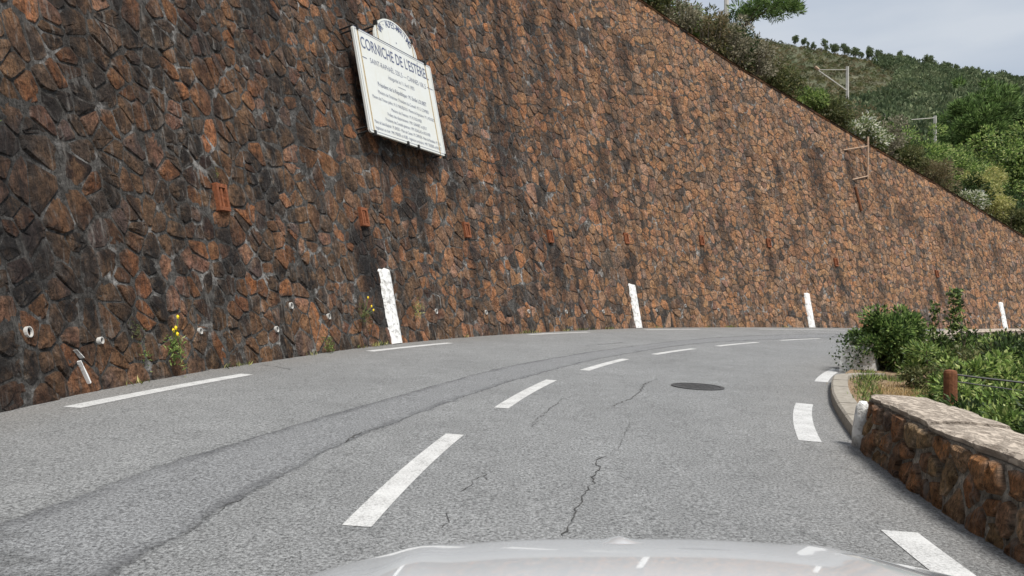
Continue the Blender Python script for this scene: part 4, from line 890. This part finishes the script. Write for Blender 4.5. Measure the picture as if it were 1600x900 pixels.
# small plants rooted in the wall
def wall_plant(s0, t0, r_, n, label, flowers=(), pal='bright', group=None):
    b = wp(s0, t0, .03); root = empty('wall_plant', b, label, 'plant', group); Ov, Uv, Tv = ip(s0, WO), ip(s0, WU), np.r_[ip(s0, WT), 0]
    g_ = rng.normal(0, 1, (n, 3)) * [r_ * .5, r_ * .75, r_ * .3]; p = b + g_[:, :1] * Tv + g_[:, 1:2] * Uv + (np.abs(g_[:, 2:]) + .05) * Ov
    V, Fc, C = leaves(p, sphere(n) + Ov * .6 + Uv * .5, r_ * rng.uniform(.3, .6, n), r_ * .12, tones(PALS[pal], n)); build('foliage', V, Fc, M['leaf'], root, C)
    for ds_, dt_ in flowers:
        c_ = wp(s0 + ds_, t0 + dt_, .16); V = [c_ + .029 * (math.cos(a) * Tv + math.sin(a) * Uv) for a in np.linspace(0, 2 * math.pi, 9)[:-1]] + [c_ + .02 * Ov, c_ - .02 * Ov]
        build('flower', V, [(q_, (q_ + 1) % 8, 8) for q_ in range(8)] + [((q_ + 1) % 8, q_, 9) for q_ in range(8)], M['yellow'], root)
        V, Fc = tube_vf([wp(s0, t0, .06), wp(s0 + ds_ * .6, t0 + dt_ * .5, .12), c_], .005, 4, False); build('stalk', V, Fc, M['stalk'], root)
k = NT('yellow_petals'); M['yellow'] = k.base((.85, .60, .02), .6); k = NT('green_stalk'); M['stalk'] = k.base((.10, .16, .03), .6)
wall_plant(25.62, .30, .16, 120, 'green wall plant with four yellow flowers rooted low in the wall', [(-.04, .27), (.02, .30), (.03, .22), (.10, .44)])
wall_plant(24.95, .58, .10, 50, 'small green tuft without flowers sprouting over an orange stone', pal='olive'); wall_plant(25.05, .30, .08, 40, 'tiny green tuft beside an orange stone near the road')
wall_plant(29.72, .10, .13, 110, 'bright green weed at the very foot of the wall'); wall_plant(31.25, .62, .16, 90, 'olive wall plant with small yellow flowers beside the whitewashed band', [(.28, .18), (.2, .36), (.33, .1)], 'olive')
wall_plant(33.5, .72, .16, 70, 'yellowish tuft just past the whitewashed band', pal='yellow'); wall_plant(23.25, 2.95, .10, 40, 'small bright green tuft high on the dark damp stones', pal='bright'); wall_plant(27.3, 2.9, .06, 24, 'tiny green sprig above a terracotta weep brick')
# grass fringe at the foot of the wall: uncountable
n = 2600; s_ = rng.uniform(24, 80, n); g_ = fbm(s_ * 1.6, s_ * 0, 91) > .58; s_ = s_[g_]; n = len(s_); p = wp(s_, np.zeros(n), np.abs(rng.normal(0, .05, n)) + .05); p[:, 2] = BANK * p[:, 0]
V, Fc, C = leaves(p, np.c_[rng.normal(0, .5, (n, 2)), np.ones(n)], rng.uniform(.04, .14, n), .014, tones(PALS['olive'] + PALS['yellow'], n)); tag(build('weeds', V, Fc, M['leaf'], col=C, center=False), 'thin fringe of weeds along the foot of the tall wall', 'weeds', kind='stuff')

# ------------------------------------------------------------------ the car whose bonnet shows below
CX = .25
car = empty('car', (CX, -.6, BANK * CX), 'silver white car whose curved bonnet shows at the bottom', 'car')
def yf(u): return 1.80 - .13 * u * u - .10 * abs(u) ** 6                   # front edge of the bonnet in plan
def bz(u, v):                                                                 # height over the bonnet, v 0 at windscreen .. 1 at nose
    z = .908 - .135 * v - .085 * max(0, v - .55) ** 1.6 * 2.2 - .045 * u * u - .02 * u ** 6
    z += .012 * math.exp(-((abs(u) - .58) / .07) ** 2) * (1 - .3 * v) - .008 * math.exp(-(u / .35) ** 2)
    return z
nu, nv = 61, 40; V = []
for j in range(nv):
    v = j / (nv - 3) if j < nv - 2 else 1
    for i in range(nu):
        u = -1 + 2 * i / (nu - 1); x = CX + u * (.80 + .0 * (1 - v)); y = .50 + (yf(u) - .50) * v; z = bz(u, v)
        if j == nv - 2: y += .018; z -= .014
        if j == nv - 1: y += .020; z -= .05
        V.append((x, y, z + BANK * CX))
bon = build('bonnet', np.array(V), grid_faces(nv, nu)[:, ::-1].copy(), M['car'], car, smooth=True)
# nose: bumper below the bonnet, wings at the sides, doors and tail
nu2 = 61; prof = [(.004, -.055), (.055, -.11), (.085, -.2), (.10, -.32), (.09, -.45), (.03, -.53)]; V = []
for dy, dz in prof:
    for i in range(nu2):
        u = -1 + 2 * i / (nu2 - 1); V.append((CX + u * (.80 + .05 * min(1, -dz / .3)), yf(u) + dy - .05 * u ** 6, bz(u, 1) + dz))
V = np.array(V); V[:, 2] = np.maximum(V[:, 2], .18); V[:, 2] += BANK * CX
build('bumper', V, grid_faces(len(prof), nu2)[:, ::-1].copy(), M['car'], car, smooth=True)
for sx in (-1, 1):
    V = []; ny = 40; ys_ = np.linspace(-2.9, yf(1) - .01, ny)
    sec = [(.80, .0), (.83, -.012), (.855, -.06), (.872, -.16), (.875, -.34), (.845, -.50), (.80, -.62)]
    for y in ys_:
        f_ = np.clip((y - .5) / (yf(1) - .5), 0, 1); zt = bz(1, f_) if y > .5 else bz(1, 0)
        for wx, dz in sec: V.append((CX + sx * (wx), y, max(.2, zt + dz) + BANK * CX))
    build('side_panel', np.array(V), grid_faces(ny, len(sec)), M['car'], car, smooth=True)
    for yy in (1.02, -1.6):
        wc = np.array([CX + sx * .80, yy, BANK * (CX + sx * .8) + .31]); rows = []
        for rr, oo in ((.18, -.02), (.20, .07), (.30, .075), (.315, .03), (.315, -.12), (.18, -.12)):
            rows.append([wc + np.array([sx * oo, rr * math.cos(a), rr * math.sin(a)]) for a in np.linspace(0, 2 * math.pi, 29)[:-1]])
        V = np.array(rows).reshape(-1, 3); Fc = [(r * 28 + q_, r * 28 + (q_ + 1) % 28, (r + 1) * 28 + (q_ + 1) % 28, (r + 1) * 28 + q_) for r in range(5) for q_ in range(28)]
        wh = build('wheel', V, Fc, M['rubber'], car); V = np.array([wc + np.array([sx * .03, .19 * math.cos(a), .19 * math.sin(a)]) for a in np.linspace(0, 2 * math.pi, 29)[:-1]]); build('rim', V, [tuple(range(28))], M['chrome'], wh)
    hl = np.array([CX + sx * .60, yf(.85) + .03, bz(.8, 1) - .15]); V, Fc = [], []
    for a in np.linspace(0, math.pi, 7):
        for b_ in np.linspace(0, 2 * math.pi, 13)[:-1]: V.append(hl + np.array([.14 * math.sin(a) * math.cos(b_), .09 * math.cos(a), .065 * math.sin(a) * math.sin(b_)]))
    build('headlight', V, [(r * 12 + q_, r * 12 + (q_ + 1) % 12, (r + 1) * 12 + (q_ + 1) % 12, (r + 1) * 12 + q_) for r in range(6) for q_ in range(12)], M['lamp'], car, smooth=True)
V, Fc = box_vf((CX, yf(0) + .092, .47), (.38, 0, 0), (0, .012, 0), (0, 0, .07)); build('grille', V, Fc, M['trim'], car)
# badge plinth: the small raised lip at the middle of the nose
V = []
for j, v in enumerate(np.linspace(.9, 1.0, 7)):
    for i, u in enumerate(np.linspace(-.07, .07, 9)):
        x = CX + u * .8; V.append((x, .50 + (yf(u) - .5) * v + .006 * (j == 6), bz(u, v) + BANK * CX + .0004 + .009 * math.exp(-(u / .028) ** 2) * min(1, j / 3) - .002 * (abs(i - 4) == 4) - .006 * (j == 6) - .002 * (j == 0)))
build('badge_plinth', V, grid_faces(7, 9)[:, ::-1].copy(), M['car'], car, smooth=True)
V = [(CX + x, y, z + BANK * CX) for y, z, hw in ((.52, .935, .72), (.30, .90, .74), (.28, .55, .74)) for x in (-hw, hw)]; build('cowl', V, [(0, 1, 3, 2), (2, 3, 5, 4)], M['trim'], car)
V = [(CX + x, y, z) for y, z, hw in ((-2.88, .90, .72), (-3.0, .7, .78), (-2.98, .3, .76)) for x in (-hw, hw)]; build('tail_panel', V, [(0, 1, 3, 2), (2, 3, 5, 4)], M['car'], car)
V = [(CX + x, y, .26) for x, y in ((-.75, -2.95), (.75, -2.95), (.75, 1.5), (-.75, 1.5))]; build('floor_pan', V, [(0, 1, 2, 3)], M['trim'], car)
